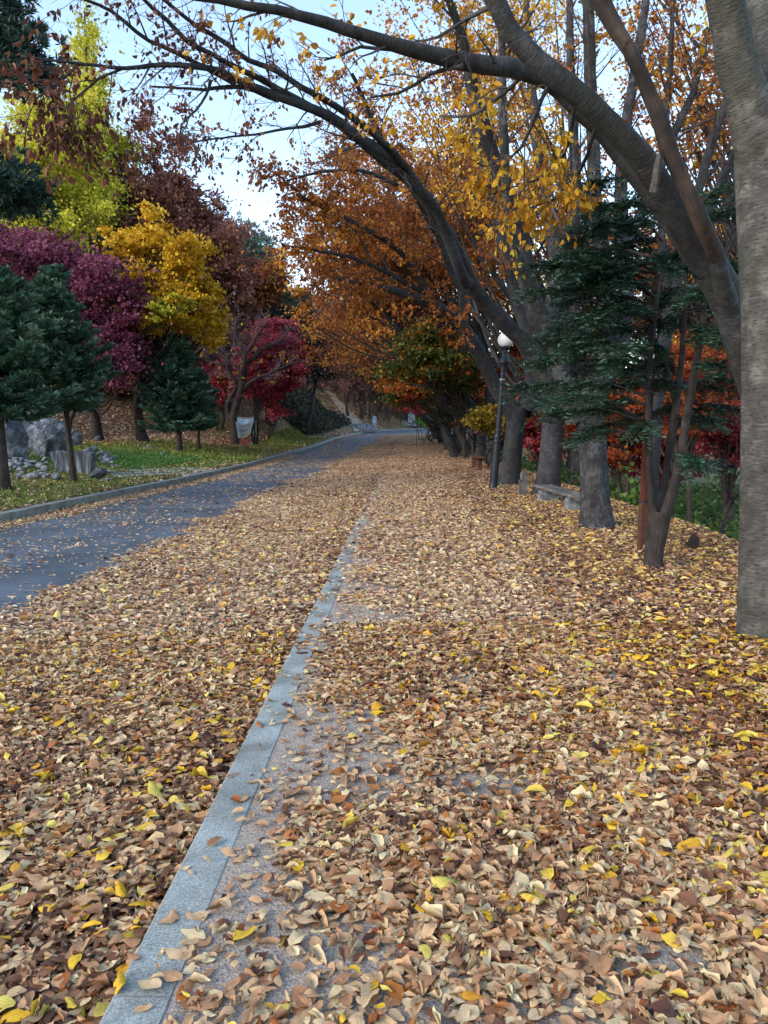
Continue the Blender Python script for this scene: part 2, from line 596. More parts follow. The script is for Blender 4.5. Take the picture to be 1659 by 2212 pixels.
LITTER = [(0.0, c(64, 42, 35)), (.07, c(95, 64, 49)), (.16, c(132, 92, 66)), (.30, c(170, 128, 93)), (.46, c(194, 157, 117)), (.62, c(206, 179, 138)),
          (.76, c(218, 205, 161)), (.80, c(178, 115, 56)), (.87, c(138, 75, 38)), (.905, c(200, 142, 42)), (.95, c(216, 176, 42)), (1.0, c(216, 201, 102))]
M_LIT0 = leaf_mat('dry_leaf_near', LITTER, transl=.12, rough=.55, spec=.3, veins=True, mottle=.3)
LITTER_FAR = [(p_, tuple(.80 * q + .20 * (.35 * c_[0] + .45 * c_[1] + .2 * c_[2]) * w for q, w in zip(c_[:3], (1.08, .99, .99))) + (1,)) for p_, c_ in LITTER]
M_LIT1 = leaf_mat('dry_leaf_far', LITTER_FAR, transl=.12, rough=.6, spec=.25)
M_GOLD = leaf_mat('gold_leaf', [(0, c(142, 88, 28)), (.3, c(180, 124, 34)), (.6, c(206, 158, 46)), (.85, c(222, 188, 70)), (1, c(190, 184, 72))], transl=.4)
M_ORANGE = leaf_mat('orange_leaf', [(0, c(92, 50, 34)), (.3, c(132, 76, 42)), (.6, c(168, 106, 48)), (.85, c(194, 142, 56)), (1, c(212, 172, 70))], transl=.4)
M_BROWN = leaf_mat('brown_leaf', [(0, c(66, 40, 34)), (.4, c(104, 64, 48)), (.75, c(138, 90, 58)), (1, c(172, 122, 70))], transl=.25)
M_YELGREEN = leaf_mat('ginkgo_leaf', [(0, c(124, 132, 40)), (.35, c(168, 170, 52)), (.7, c(204, 198, 70)), (1, c(226, 214, 98))], transl=.4)
M_YELLOW = leaf_mat('yellow_leaf', [(0, c(140, 106, 24)), (.35, c(186, 146, 32)), (.75, c(216, 176, 50)), (1, c(228, 200, 86))], transl=.4)
M_PURPLE = leaf_mat('purple_leaf', [(0, c(64, 30, 46)), (.4, c(98, 46, 70)), (.75, c(126, 66, 90)), (1, c(152, 94, 114))], transl=.3)
M_MAROON = leaf_mat('maroon_leaf', [(0, c(88, 54, 54)), (.4, c(130, 84, 76)), (.75, c(160, 110, 92)), (1, c(186, 138, 106))], transl=.3)
M_CRIMSON = leaf_mat('crimson_leaf', [(0, c(110, 36, 50)), (.4, c(150, 52, 68)), (.75, c(182, 78, 90)), (1, c(206, 116, 120))], transl=.4)
M_REDOR = leaf_mat('red_orange_leaf', [(0, c(92, 32, 26)), (.4, c(136, 58, 36)), (.75, c(166, 84, 46)), (1, c(184, 112, 62))], transl=.4)
M_GREENMAPLE = leaf_mat('green_maple_leaf', [(0, c(36, 56, 34)), (.4, c(58, 76, 36)), (.62, c(98, 92, 34)), (.8, c(150, 96, 34)), (1, c(170, 70, 36))], transl=.35)
M_OLIVE = leaf_mat('olive_leaf', [(0, c(80, 80, 30)), (.5, c(124, 108, 36)), (1, c(164, 132, 50))], transl=.35)
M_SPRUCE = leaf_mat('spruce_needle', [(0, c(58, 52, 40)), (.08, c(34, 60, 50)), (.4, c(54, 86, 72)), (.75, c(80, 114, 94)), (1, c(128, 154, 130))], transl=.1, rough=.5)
M_YEW = leaf_mat('yew_needle', [(0, c(54, 50, 38)), (.07, c(24, 46, 38)), (.4, c(42, 68, 56)), (.75, c(64, 94, 76)), (1, c(110, 138, 116))], transl=.1, rough=.45, spec=.35)
M_PINE = leaf_mat('pine_needle', [(0, c(26, 46, 44)), (.5, c(44, 70, 62)), (1, c(76, 102, 90))], transl=.1)
M_FARPINE = leaf_mat('far_pine_needle', [(0, c(58, 84, 78)), (.5, c(82, 108, 98)), (1, c(112, 136, 122))], transl=.1)
M_LILAC = leaf_mat('lilac_twig', [(0, c(84, 66, 76)), (.5, c(112, 92, 102)), (1, c(140, 118, 124))], transl=.0)
M_BUSH = leaf_mat('bush_leaf', [(0, c(34, 52, 30)), (.4, c(56, 82, 40)), (.8, c(86, 114, 52)), (1, c(120, 140, 70))], transl=.3)
M_GRASS = leaf_mat('grass_blade', [(0, c(66, 86, 36)), (.45, c(96, 116, 48)), (.8, c(130, 138, 66)), (1, c(160, 154, 96))], transl=.25)
M_LUSH = leaf_mat('lush_grass_blade', [(0, c(44, 84, 40)), (.5, c(62, 108, 50)), (1, c(92, 132, 64))], transl=.25)
M_VIVID = leaf_mat('vivid_grass_blade', [(0, c(60, 110, 40)), (.5, c(88, 146, 52)), (1, c(124, 176, 70))], transl=.25)

M_ZBARK = bark_mat('smooth_grey_bark', c(30, 30, 32), c(56, 57, 60), c(92, 93, 96), su=10, sv=60, bump=.9, moss=.5, dist=.014, dash=.7)
M_ZBARKD = bark_mat('dark_grey_bark', c(28, 28, 31), c(48, 49, 53), c(78, 79, 84), su=16, sv=30, bump=.9, moss=.45, dist=.016, dash=.5)
M_NEARBARK = bark_mat('pale_lenticel_bark', c(40, 39, 38), c(74, 72, 69), c(122, 119, 114), su=13, sv=60, bump=.7, moss=.7, dist=.014, dash=.85)
M_FLAKY = bark_mat('flaky_bark', c(28, 27, 29), c(52, 52, 56), c(100, 100, 105), su=24, sv=13, bump=1.0, moss=.5, dist=.03, patch=2.5)
M_DEAD = bark_mat('bare_red_wood', c(36, 33, 32), c(58, 52, 50), c(94, 76, 67), su=36, sv=5, bump=.7, patch=2.5)
M_YEWBARK = bark_mat('shaggy_brown_bark', c(30, 27, 27), c(50, 45, 44), c(82, 74, 72), su=60, sv=5, bump=1.0, dist=.014)
M_DARKBARK = bark_mat('dark_brown_bark', c(34, 31, 30), c(54, 48, 46), c(80, 72, 68), su=20, sv=10, bump=.7)
M_TWIG = noisy_mat('twig_bark', [(.3, c(54, 46, 46)), (.7, c(92, 82, 80))], 20, bump=0)

M_CONC = noisy_mat('rough_concrete', [(.34, c(106, 97, 88)), (.46, c(150, 139, 127)), (.6, c(171, 160, 147)), (.72, c(196, 187, 174))], 120, 6, bump=1.0, bscale=95, dist=.012)
M_ROCK = noisy_mat('grey_blue_rock', [(.3, c(40, 45, 52)), (.5, c(78, 84, 92)), (.68, c(134, 140, 148))], 3.2, 12, bump=1.0, bscale=6, dist=.12)
M_RUBBLE = noisy_mat('pale_rubble', [(.3, c(60, 66, 70)), (.5, c(104, 110, 114)), (.7, c(150, 154, 158))], 5, 8, bump=.9, bscale=9, dist=.04)
M_STONE = noisy_mat('pale_stone', [(.3, c(110, 114, 116)), (.6, c(156, 160, 162))], 8, 6, bump=.4, dist=.02)
M_IRON = noisy_mat('black_blue_iron', [(.3, c(22, 26, 36)), (.7, c(38, 42, 54))], 30, 3, bump=.1, rough=.45)
M_WOOD = bark_mat('weathered_wood', c(54, 52, 50), c(98, 94, 90), c(146, 140, 134), su=30, sv=4, bump=.5)
M_RUSTWOOD = bark_mat('red_brown_wood', c(54, 36, 30), c(88, 58, 46), c(116, 80, 64), su=26, sv=3, bump=.4)
M_RED = noisy_mat('rusty_red_paint', [(.3, c(62, 34, 29)), (.6, c(92, 47, 37)), (.75, c(74, 44, 37))], 9, 6, bump=.3)


def asphalt_mat():
    m, nt, b = new_mat('asphalt')
    geo = N_(nt, 'ShaderNodeNewGeometry')
    n1 = N_(nt, 'ShaderNodeTexNoise'); n1.inputs['Scale'].default_value = 120; n1.inputs['Detail'].default_value = 4
    n2 = N_(nt, 'ShaderNodeTexNoise'); n2.inputs['Scale'].default_value = 1.1; n2.inputs['Detail'].default_value = 6
    for n in (n1, n2): nt.links.new(geo.outputs['Position'], n.inputs['Vector'])
    r1 = ramp(nt, [(.3, (.036, .050, .064, 1)), (.5, (.066, .088, .112, 1)), (.72, (.13, .158, .19, 1))])
    nt.links.new(n1.outputs['Fac'], r1.inputs['Fac'])
    r2 = ramp(nt, [(.32, (.62, .62, .62, 1)), (.66, (1.2, 1.2, 1.2, 1))])
    nt.links.new(n2.outputs['Fac'], r2.inputs['Fac'])
    mm = N_(nt, 'ShaderNodeMix', data_type='RGBA', blend_type='MULTIPLY'); mm.inputs[0].default_value = 1
    nt.links.new(r1.outputs['Color'], mm.inputs[6]); nt.links.new(r2.outputs['Color'], mm.inputs[7])
    nt.links.new(mm.outputs[2], b.inputs['Base Color'])
    bp = N_(nt, 'ShaderNodeBump'); bp.inputs['Strength'].default_value = .5; bp.inputs['Distance'].default_value = .004
    nt.links.new(n1.outputs['Fac'], bp.inputs['Height']); nt.links.new(bp.outputs[0], b.inputs['Normal'])
    b.inputs['Roughness'].default_value = .7
    b.inputs['Specular IOR Level'].default_value = .4
    return m


def granite_mat(name, k=1.0):
    m, nt, b = new_mat(name)
    geo = N_(nt, 'ShaderNodeNewGeometry')
    n1 = N_(nt, 'ShaderNodeTexVoronoi'); n1.inputs['Scale'].default_value = 260
    n2 = N_(nt, 'ShaderNodeTexNoise'); n2.inputs['Scale'].default_value = 4; n2.inputs['Detail'].default_value = 8
    for n in (n1, n2): nt.links.new(geo.outputs['Position'], n.inputs['Vector'])
    r1 = ramp(nt, [(0, c(112 * k, 119 * k, 117 * k)), (.5, c(142 * k, 150 * k, 147 * k)), (1, c(174 * k, 181 * k, 177 * k))])
    sx = N_(nt, 'ShaderNodeSeparateColor')
    nt.links.new(n1.outputs['Color'], sx.inputs[0]); nt.links.new(sx.outputs[0], r1.inputs['Fac'])
    r2 = ramp(nt, [(.34, (.62, .61, .58, 1)), (.6, (1.06, 1.06, 1.06, 1))])
    nt.links.new(n2.outputs['Fac'], r2.inputs['Fac'])
    mm = N_(nt, 'ShaderNodeMix', data_type='RGBA', blend_type='MULTIPLY'); mm.inputs[0].default_value = 1
    nt.links.new(r1.outputs['Color'], mm.inputs[6]); nt.links.new(r2.outputs['Color'], mm.inputs[7])
    nt.links.new(mm.outputs[2], b.inputs['Base Color'])
    bp = N_(nt, 'ShaderNodeBump'); bp.inputs['Strength'].default_value = .25; bp.inputs['Distance'].default_value = .002
    nt.links.new(n1.outputs['Distance'], bp.inputs['Height']); nt.links.new(bp.outputs[0], b.inputs['Normal'])
    b.inputs['Roughness'].default_value = .6
    return m


def ground_mat():
    m, nt, b = new_mat('lawn_and_leaf_mould')
    geo = N_(nt, 'ShaderNodeNewGeometry')
    at_ = N_(nt, 'ShaderNodeAttribute', attribute_name='rnd')
    v = N_(nt, 'ShaderNodeTexVoronoi'); v.inputs['Scale'].default_value = 13
    n = N_(nt, 'ShaderNodeTexNoise'); n.inputs['Scale'].default_value = .9; n.inputs['Detail'].default_value = 9
    n3 = N_(nt, 'ShaderNodeTexNoise'); n3.inputs['Scale'].default_value = 30; n3.inputs['Detail'].default_value = 5
    for q in (v, n, n3): nt.links.new(geo.outputs['Position'], q.inputs['Vector'])
    sx = N_(nt, 'ShaderNodeSeparateColor'); nt.links.new(v.outputs['Color'], sx.inputs[0])
    lit = ramp(nt, [(0, c(52, 40, 34)), (.35, c(84, 62, 48)), (.7, c(122, 92, 70)), (1, c(150, 120, 92))])
    nt.links.new(sx.outputs[0], lit.inputs['Fac'])
    gr = ramp(nt, [(.25, c(66, 80, 38)), (.5, c(92, 108, 50)), (.75, c(128, 128, 72))])
    nt.links.new(n3.outputs['Fac'], gr.inputs['Fac'])
    ad = N_(nt, 'ShaderNodeMath', operation='MULTIPLY_ADD'); ad.inputs[1].default_value = .9; ad.inputs[2].default_value = -.45
    nt.links.new(n.outputs['Fac'], ad.inputs[0])
    s = N_(nt, 'ShaderNodeMath', operation='ADD', use_clamp=True)
    nt.links.new(ad.outputs[0], s.inputs[0]); nt.links.new(at_.outputs['Fac'], s.inputs[1])
    mx = N_(nt, 'ShaderNodeMix', data_type='RGBA')
    nt.links.new(s.outputs[0], mx.inputs[0]); nt.links.new(lit.outputs['Color'], mx.inputs[6]); nt.links.new(gr.outputs['Color'], mx.inputs[7])
    nt.links.new(mx.outputs[2], b.inputs['Base Color'])
    bp = N_(nt, 'ShaderNodeBump'); bp.inputs['Strength'].default_value = .6; bp.inputs['Distance'].default_value = .03
    nt.links.new(n3.outputs['Fac'], bp.inputs['Height']); nt.links.new(bp.outputs[0], b.inputs['Normal'])
    b.inputs['Roughness'].default_value = .95
    return m


M_ASPH = asphalt_mat()
M_KERB = granite_mat('granite_kerb', 1.0)
M_KERB2 = granite_mat('granite_kerb_far', .88)
M_GROUND = ground_mat()

# ---------------------------------------------------------------- setting: ground, road, pavement, kerbs
gx = np.concatenate([np.arange(-700, -80, 40.), np.arange(-80, -26, 2.), np.arange(-26, 14, .3), np.arange(14, 60, 2.), np.arange(60, 700, 40.)])
gy = np.concatenate([np.arange(-200, -6, 20.), np.arange(-6, 40, .4), np.arange(40, 112, .7), np.arange(112, 200, 4.), np.arange(200, 900, 40.)])
GX, GY = np.meshgrid(gx, gy, indexing='ij')
GZ = H(GX, GY)
dL, dR = xl(GY) - .2 - GX, GX - (xr(GY) + KW + SWW)
corr = (GX > xl(GY) - .35) & (GX < xr(GY) + KW + SWW)
GZ = np.where(corr, np.minimum(GZ, rise(GY) - .1) - .12, GZ)
grass = np.where(dL > 0, sstep(-0.1, .4, dL) * (1 - sstep(6.3, 8.5, dL + 1.5 * (vnoise(GX, GY, .3, 5) - .5))) * (1 - .75 * sstep(33, 37, GY)) , 0)
grass = np.where((GY > 38) & (dL > 0), np.maximum(grass, .75 * sstep(40, 46, GY) * (1 - sstep(2.0, 3.4, dL)) * (1 - sstep(70, 74, GY))), grass)
grass = np.where((GY > 84) & (dL > 0), (.30 + .3 * sstep(0, 6, GX)) * (1 - sstep(16, 26, dL)), grass)
grass = np.where(dR > 2.2, np.where(GX > bank_edge(GY) + .6, .45, grass), grass)
ni, nj = GX.shape
ii, jj = np.meshgrid(np.arange(ni - 1), np.arange(nj - 1), indexing='ij')
ii, jj = ii.ravel(), jj.ravel()
GF = np.stack([ii * nj + jj, (ii + 1) * nj + jj, (ii + 1) * nj + jj + 1, ii * nj + jj + 1], 1)
g = mesh('ground', np.stack([GX, GY, GZ], -1).reshape(-1, 3), GF, M_GROUND, rnd=grass.ravel())
tag(g, 'grassy and leaf-covered ground with the hillside and the lower garden', 'ground', kind='structure')


def strip(name, fl, fr, zf, ys, ncross, mat, label, cat):
    ys = np.asarray(ys)
    t = np.linspace(0, 1, ncross)
    X = fl(ys)[:, None] * (1 - t) + fr(ys)[:, None] * t
    Yy = np.broadcast_to(ys[:, None], X.shape)
    Z = zf(X, Yy)
    n, k = X.shape
    i, j = np.meshgrid(np.arange(n - 1), np.arange(k - 1), indexing='ij')
    i, j = i.ravel(), j.ravel()
    F = np.stack([i * k + j, i * k + j + 1, (i + 1) * k + j + 1, (i + 1) * k + j], 1)
    o = mesh(name, np.stack([X, Yy, Z], -1).reshape(-1, 3), F, mat, smooth=True)
    return tag(o, label, cat, kind='structure')


ysr = np.concatenate([np.arange(-5, 70, .5), np.arange(70, 102, .25)])
strip('road', lambda y: xl(y) - .02, lambda y: np.minimum(xr(y), 40) + .02, lambda x, y: rise(y) - .10, ysr, 12, M_ASPH, 'grey asphalt road half hidden by drifts of fallen leaves', 'road')
strip('pavement', lambda y: xr(y) + KW - .01, lambda y: xr(y) + KW + SWW + .15, lambda x, y: rise(y) - .005 - .03 * sstep(-.1, .15, x - (xr(y) + KW + SWW)), np.arange(-5, 73, .4), 8, M_CONC,
      'rough concrete footpath strewn with dry leaves', 'pavement')


def kerb(name, fx, y0, y1, seglen, w, ztop, zbot, mat, label):
    mb = MB()
    # arc-length walk
    ys = np.arange(y0, y1, .05)
    xs = fx(ys)
    L = np.concatenate([[0], np.cumsum(np.hypot(np.diff(xs), np.diff(ys)))])
    s = 0
    while s + seglen < L[-1]:
        a, b_ = s + .003, s + seglen - .003
        ya, yb = np.interp([a, b_], L, ys)
        xa, xb = np.interp([a, b_], L, xs)
        ra, rb = float(rise(ya)), float(rise(yb))
        bv = .008
        t = np.array([xb - xa, yb - ya]); t /= np.linalg.norm(t)
        nrm = np.array([t[1], -t[0]])       # to the right
        prof = [(0, zbot), (0, ztop - bv), (bv, ztop), (w - bv, ztop), (w, ztop - bv), (w, zbot)]
        V = []
        jit = random.uniform(-.002, .002)
        for (x_, y_, r_) in ((xa, ya, ra), (xb, yb, rb)):
            for (q, z) in prof:
                V.append([x_ + nrm[0] * q, y_ + nrm[1] * q, r_ + z + jit])
        F = [[k, k + 1, 7 + k, 6 + k] for k in range(5)]
        V = np.array(V)
        mb.add(V, [np.array(F), np.array([[0, 5, 4, 1], [1, 4, 3, 2], [6, 7, 10, 11], [7, 8, 9, 10]])])
        s += seglen
    o = mb.build(name, mat, smooth=False)
    return tag(o, label, 'kerb', kind='structure')


kerb('kerb', xr, -4, 72, 1.0, KW, 0.0, -.3, M_KERB, 'smooth blue-grey granite kerb along the footpath edge')
kerb('kerb', lambda y: xl(y) - .2, -4, 101, 1.2, .2, .06, -.3, M_KERB2, 'raised grey kerb between the lawn and the road')

# ---------------------------------------------------------------- fallen leaves
print('litter')


def in_view(x, y, mx=1.3):
    return (np.abs(x) < .505 * y + mx)


def litter_rot(n, tilt):
    yaw = R.uniform(0, 2 * math.pi, n)
    pit = R.normal(0, tilt, n)
    rol = R.normal(0, tilt, n) + np.where(R.random(n) < .5, math.pi, 0)
    cy_, sy_ = np.cos(yaw), np.sin(yaw)
    Y = np.stack([-sy_ * np.cos(pit), cy_ * np.cos(pit), np.sin(pit)], 1)
    Zh = np.stack([cy_ * np.sin(rol), sy_ * np.sin(rol), np.cos(rol)], 1)
    return frames(Y, Zh)


BX_Y = [-2, 7, 8, 10, 13, 18, 25, 38, 57, 70, 80]
BX_X = [-3.7, -3.7, -3.6, -3.6, -3.4, -3.05, -2.4, -1.85, -.9, -.1, .7]


def dens(x, y):
    """relative density and pile height of fallen leaves"""
    L, Rr = xl(y), xr(y)
    bx = np.interp(y, BX_Y, BX_X)
    n1 = vnoise(x, y, .9, 1)
    n2 = vnoise(x, y, 2.7, 2)
    road = sstep(-.55, .35, x - bx - .25 + .9 * (n1 - .5) + .5 * (n2 - .5)) ** 1.6
    road = np.maximum(road, .013 + .06 * n2 * n1 * (n1 > .4))
    edge = x - L
    road = np.maximum(road, (.75 - .3 * sstep(20, 40, y)) * (1 - sstep(.25, .5 + .4 * n1, edge)))
    # scraped thin patch of the near road at far left
    kerbz = (x > Rr) & (x < Rr + KW)
    u = x - Rr - KW
    thin = sstep(.1, .9, u) * (1 - .6 * sstep(5, 13, y) * (1 - sstep(1.1, 1.7, u)))
    n3 = vnoise(x, y, 1.6, 8)
    patch = sstep(.36, .62, n3 * .55 + n2 * .45 + .10 * thin + .34 * sstep(.9, 2.0, u) + .12 * sstep(4, 10, y) - .10 * (1 - sstep(3, 7, y)))
    side = (.10 + .90 * patch * (.5 + .5 * thin)) * (1 - .75 * (1 - sstep(.0, .28, u)) * (1 - sstep(5, 12, y)))
    k = .013 + .06 * sstep(4.5, 9, y) + .09 * sstep(9, 16, y) + .05 * (n3 > .66) 
    bank = np.ones_like(x) * 1.08
    e = bank_edge(y)
    bank = bank * (1 - .85 * sstep(.5, 1.3, x - e))
    d = np.where(x < L, 0.0, np.where(x < Rr, road, np.where(kerbz, k, np.where(u < SWW, side, bank))))
    pile = np.where(x < Rr, .012 * road + .03 * road * vnoise(x, y, 1.2, 14) + .025 * sstep(-.7, -.1, x - Rr) * road, np.where(kerbz, .003, np.where(u < SWW, .008 * side + .008 * thin, .018 + .04 * vnoise(x, y, 1.1, 13))))
    return d, pile


def make_litter(name, y0, y1, dens_m2, size, lod, mat, x0=-8.0, x1=7.5, label='', asp=1.0):
    n = int((x1 - x0) * (y1 - y0) * dens_m2 * 1.08)
    x = R.uniform(x0, x1, n)
    y = R.uniform(y0, y1, n)
    d, pile = dens(x, y)
    keep = (R.random(n) < d / 1.08) & in_view(x, y)
    x, y, d, pile = x[keep], y[keep], d[keep], pile[keep]
    n = len(x)
    e = bank_edge(y)
    S = size * np.clip(np.exp(R.normal(-.03, .30, n)), .35, 1.75)
    z = H(x, y) + .007 + pile * R.random(n)
    thick = sstep(.3, .9, d)
    M = litter_rot(n, 1.0)  # replaced below
    tilt = (.04 + .13 * thick) * np.where(y > 20, .7, 1)
    yaw = R.uniform(0, 2 * math.pi, n)
    pit = R.normal(0, 1, n) * tilt
    rol = R.normal(0, 1, n) * tilt + np.where(R.random(n) < .5, math.pi, 0)
    Y = np.stack([-np.sin(yaw) * np.cos(pit), np.cos(yaw) * np.cos(pit), np.sin(pit)], 1)
    Zh = np.stack([np.cos(yaw) * np.sin(rol), np.sin(yaw) * np.sin(rol), np.cos(rol)], 1)
    M = frames(Y, Zh)
    # colour: old brown leaves lie deep and on the bank, pale dry ones on top of the road, yellow ones fresh under the trees
    u = x - xr(y) - KW
    yel = .018 + .042 * sstep(1.2, 3.0, u) * (1 - sstep(9, 22, y)) - .018 * sstep(12, 25, y)
    w = np.where(u < 0, .0, np.where(u < SWW, .0, .10))
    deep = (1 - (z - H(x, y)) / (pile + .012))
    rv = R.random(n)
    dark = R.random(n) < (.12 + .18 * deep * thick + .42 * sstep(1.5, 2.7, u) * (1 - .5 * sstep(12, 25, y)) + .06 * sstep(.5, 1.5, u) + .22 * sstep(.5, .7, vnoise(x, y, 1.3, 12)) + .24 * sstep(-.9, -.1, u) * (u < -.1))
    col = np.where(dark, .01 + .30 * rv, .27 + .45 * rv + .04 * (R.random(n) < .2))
    col = np.where(R.random(n) < .06, .79 + .09 * rv, col)
    isy = R.random(n) < yel
    col = np.where(isy, .905 + .095 * rv, col)
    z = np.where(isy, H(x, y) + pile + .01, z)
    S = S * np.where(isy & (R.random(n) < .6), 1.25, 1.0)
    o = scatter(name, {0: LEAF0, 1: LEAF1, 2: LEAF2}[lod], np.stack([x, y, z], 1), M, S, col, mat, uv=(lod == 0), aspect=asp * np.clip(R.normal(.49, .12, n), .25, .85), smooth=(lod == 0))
    print(name, n)
    return tag(o, label, 'leaves', kind='stuff')


make_litter('fallen_leaves', 1.0, 6.0, 5400, .057, 0, M_LIT0, x0=-4.6, x1=4.6, label='dry tan and yellow leaves covering the ground in the foreground')
make_litter('fallen_leaves', 6.0, 16, 3300, .060, 1, M_LIT1, label='dry tan leaves covering road edge, footpath and bank in the middle distance')
make_litter('fallen_leaves', 16, 40, 2000, .074, 2, M_LIT1, x0=-6.5, x1=6.5, label='pale dry leaves along the road and footpath beyond the lamp post')
make_litter('fallen_leaves', 40, 78, 900, .095, 2, M_LIT1, x0=-4, x1=8, label='far brown leaves where the road bends away')


def foot_leaves(spots):
    P, C_ = [], []
    for (x0, y0, r0, n) in spots:
        a = R.uniform(0, 2 * math.pi, n)
        q = R.random(n) ** 1.4
        r_ = r0 + .45 * q
        x, y = x0 + r_ * np.cos(a), y0 + r_ * np.sin(a)
        P.append(np.stack([x, y, H(x, y) + .015 + .075 * R.random(n) * (1 - q)], 1))
    P = np.concatenate(P); n = len(P)
    rv = R.random(n)
    col = np.where(R.random(n) < .45, .02 + .3 * rv, .26 + .46 * rv)
    col = np.where(R.random(n) < .08, .905 + .095 * rv, col)
    o = scatter('fallen_leaves', LEAF1, P, litter_rot(n, .35), .062 * np.clip(np.exp(R.normal(0, .25, n)), .4, 1.6), col, M_LIT1, aspect=np.clip(R.normal(.56, .12, n), .3, .9))
    tag(o, 'leaves heaped round the feet of the trunks and the lamp post', 'leaves', kind='stuff')


# leaves and grass on the lawn and the hillside
def lawn_scatter():
    n = 150000
    y = R.uniform(9, 74, n)
    d = R.random(n) ** 1.25 * 20
    x = xl(y) - .2 - d
    keep = in_view(x, y, 2) & (d > .02)
    x, y, d = x[keep], y[keep], d[keep]
    under = np.exp(-((y - 36) / 9) ** 2) * sstep(.6, 3, d)
    p = .30 + .5 * vnoise(x, y, .5, 4) * .6 + .6 * under + .5 * sstep(7, 9, d)
    keep = R.random(len(x)) < p
    x, y, d = x[keep], y[keep], d[keep]
    n = len(x)
    rv = R.random(n)
    col = np.where(R.random(n) < .5, .04 + .3 * rv, .3 + .42 * rv)
    # yellow carpet under the ginkgo, reddish one under the crimson maple
    gk = np.exp(-(((x + 13) / 4.5) ** 2 + ((y - 31) / 5) ** 2))
    col = np.where(R.random(n) < .7 * gk, .90 + .06 * rv, col)
    S = .085 * np.clip(R.normal(1, .25, n), .5, 1.6) * np.where(y > 40, 1.4, 1.0)
    o = scatter('fallen_leaves', LEAF2, np.stack([x, y, H(x, y) + .012 + .02 * R.random(n)], 1), litter_rot(n, .3), S, col, M_LIT1)
    tag(o, 'brown and yellow leaves strewn over the left lawn and hillside', 'leaves', kind='stuff')
    # crimson carpet
    n = 9000
    x = R.normal(-6.2, 1.9, n); y = R.normal(43.5, 3.2, n)
    dd = xl(y) - .2 - x
    k = dd > .3
    x, y = x[k], y[k]; n = len(x)
    o = scatter('fallen_leaves', LEAF2, np.stack([x, y, H(x, y) + .03], 1), litter_rot(n, .3), np.full(n, .11), R.random(n) * .6, M_CRIMSON)
    tag(o, 'crimson leaves carpeting the grass below the red maple', 'leaves', kind='stuff')
    # grass blades
    n = 120000
    y = R.uniform(9, 60, n)
    d = R.random(n) * 8.2
    x = xl(y) - .22 - d
    g_ = sstep(-.05, .3, d) * (1 - sstep(5.5, 8, d)) * np.where(y > 33, .3, 1) * np.where(y > 42, (d < 2.6) * 3, 1)
    keep = in_view(x, y, 1.5) & (R.random(n) < g_)
    x, y, d = x[keep], y[keep], d[keep]; n = len(x)
    dirs = np.stack([R.normal(0, .45, n), R.normal(0, .45, n), np.ones(n)], 1)
    Zh = R.normal(0, 1, (n, 3))
    viv = vnoise(x, y, .35, 11) * np.exp(-((y - 25) / 5.0) ** 2)
    o = scatter('grass', NEEDLE, np.stack([x, y, H(x, y) - .01], 1), frames(dirs, Zh), .075 * np.clip(R.normal(1, .3, n), .4, 2) * np.where(y > 30, 1.5, 1), np.clip(R.random(n) * .9 + .1 - .5 * viv, 0, 1), M_GRASS, aspect=np.where(y > 25, 2.2, 1.4))
    tag(o, 'short green grass of the lawn beside the road', 'grass', kind='stuff')
    # lush tuft band behind the stone path
    n = 15000
    y = R.normal(27.5, 2.3, n); d = R.uniform(1.5, 5.5, n)
    x = xl(y) - .2 - d
    dirs = np.stack([R.normal(0, .4, n), R.normal(0, .4, n), np.ones(n)], 1)
    o = scatter('grass', NEEDLE, np.stack([x, y, H(x, y) - .01], 1), frames(dirs, R.normal(0, 1, (n, 3))), 
        .10 * np.clip(R.normal(1, .3, n), .4, 2), R.random(n), M_LUSH, aspect=np.full(n, 1.2))
    tag(o, 'lusher bright green grass band in front of the dark spruces', 'grass', kind='stuff')


lawn_scatter()


# ---------------------------------------------------------------- tree builders
def unit(v):
    v = np.asarray(v, float)
    return v / (np.linalg.norm(v, axis=-1, keepdims=True) + 1e-9)


def wander(p, d, L, n, wig, grav):
    pts = [np.array(p, float)]
    d = unit(d)
    for _ in range(n):
        d = unit(d + R.normal(0, wig, 3) + np.array([0, 0, grav]))
        pts.append(pts[-1] + d * L / n)
    return np.array(pts)


def secondaries(P, rad, start=.3, every=.4, lk=(.8, 2.0), ang=(25, 60), grav=.03, wig=.12, rk=.5, rmin=.004, bias=None):
    """side branches along a limb path"""
    out = []
    L = np.concatenate([[0], np.cumsum(np.linalg.norm(np.diff(P, axis=0), axis=1))])
    tot = L[-1]
    s = tot * start + R.uniform(0, every)
    T = np.gradient(P, axis=0)
    while s < tot * .985:
        p = np.array([np.interp(s, L, P[:, k]) for k in range(3)])
        t = unit(np.array([np.interp(s, L, T[:, k]) for k in range(3)]))
        r = np.interp(s, L, rad)
        rnd = R.normal(0, 1, 3)
        if bias is not None: rnd = rnd + np.array(bias)
        q = unit(rnd - t * np.dot(rnd, t))
        a = math.radians(R.uniform(*ang))
        d = t * math.cos(a) + q * math.sin(a)
        ln = R.uniform(*lk) * (.45 + .55 * (1 - s / tot) + .0)
        n = max(4, int(ln / .18))
        path = wander(p, d, ln, n, wig, grav)
        r0 = max(rmin * 1.3, min(r * rk, .018 * ln + .004))
        out.append((path, np.linspace(r0, rmin, len(path))))
        s += every * R.uniform(.5, 1.5)
    return out


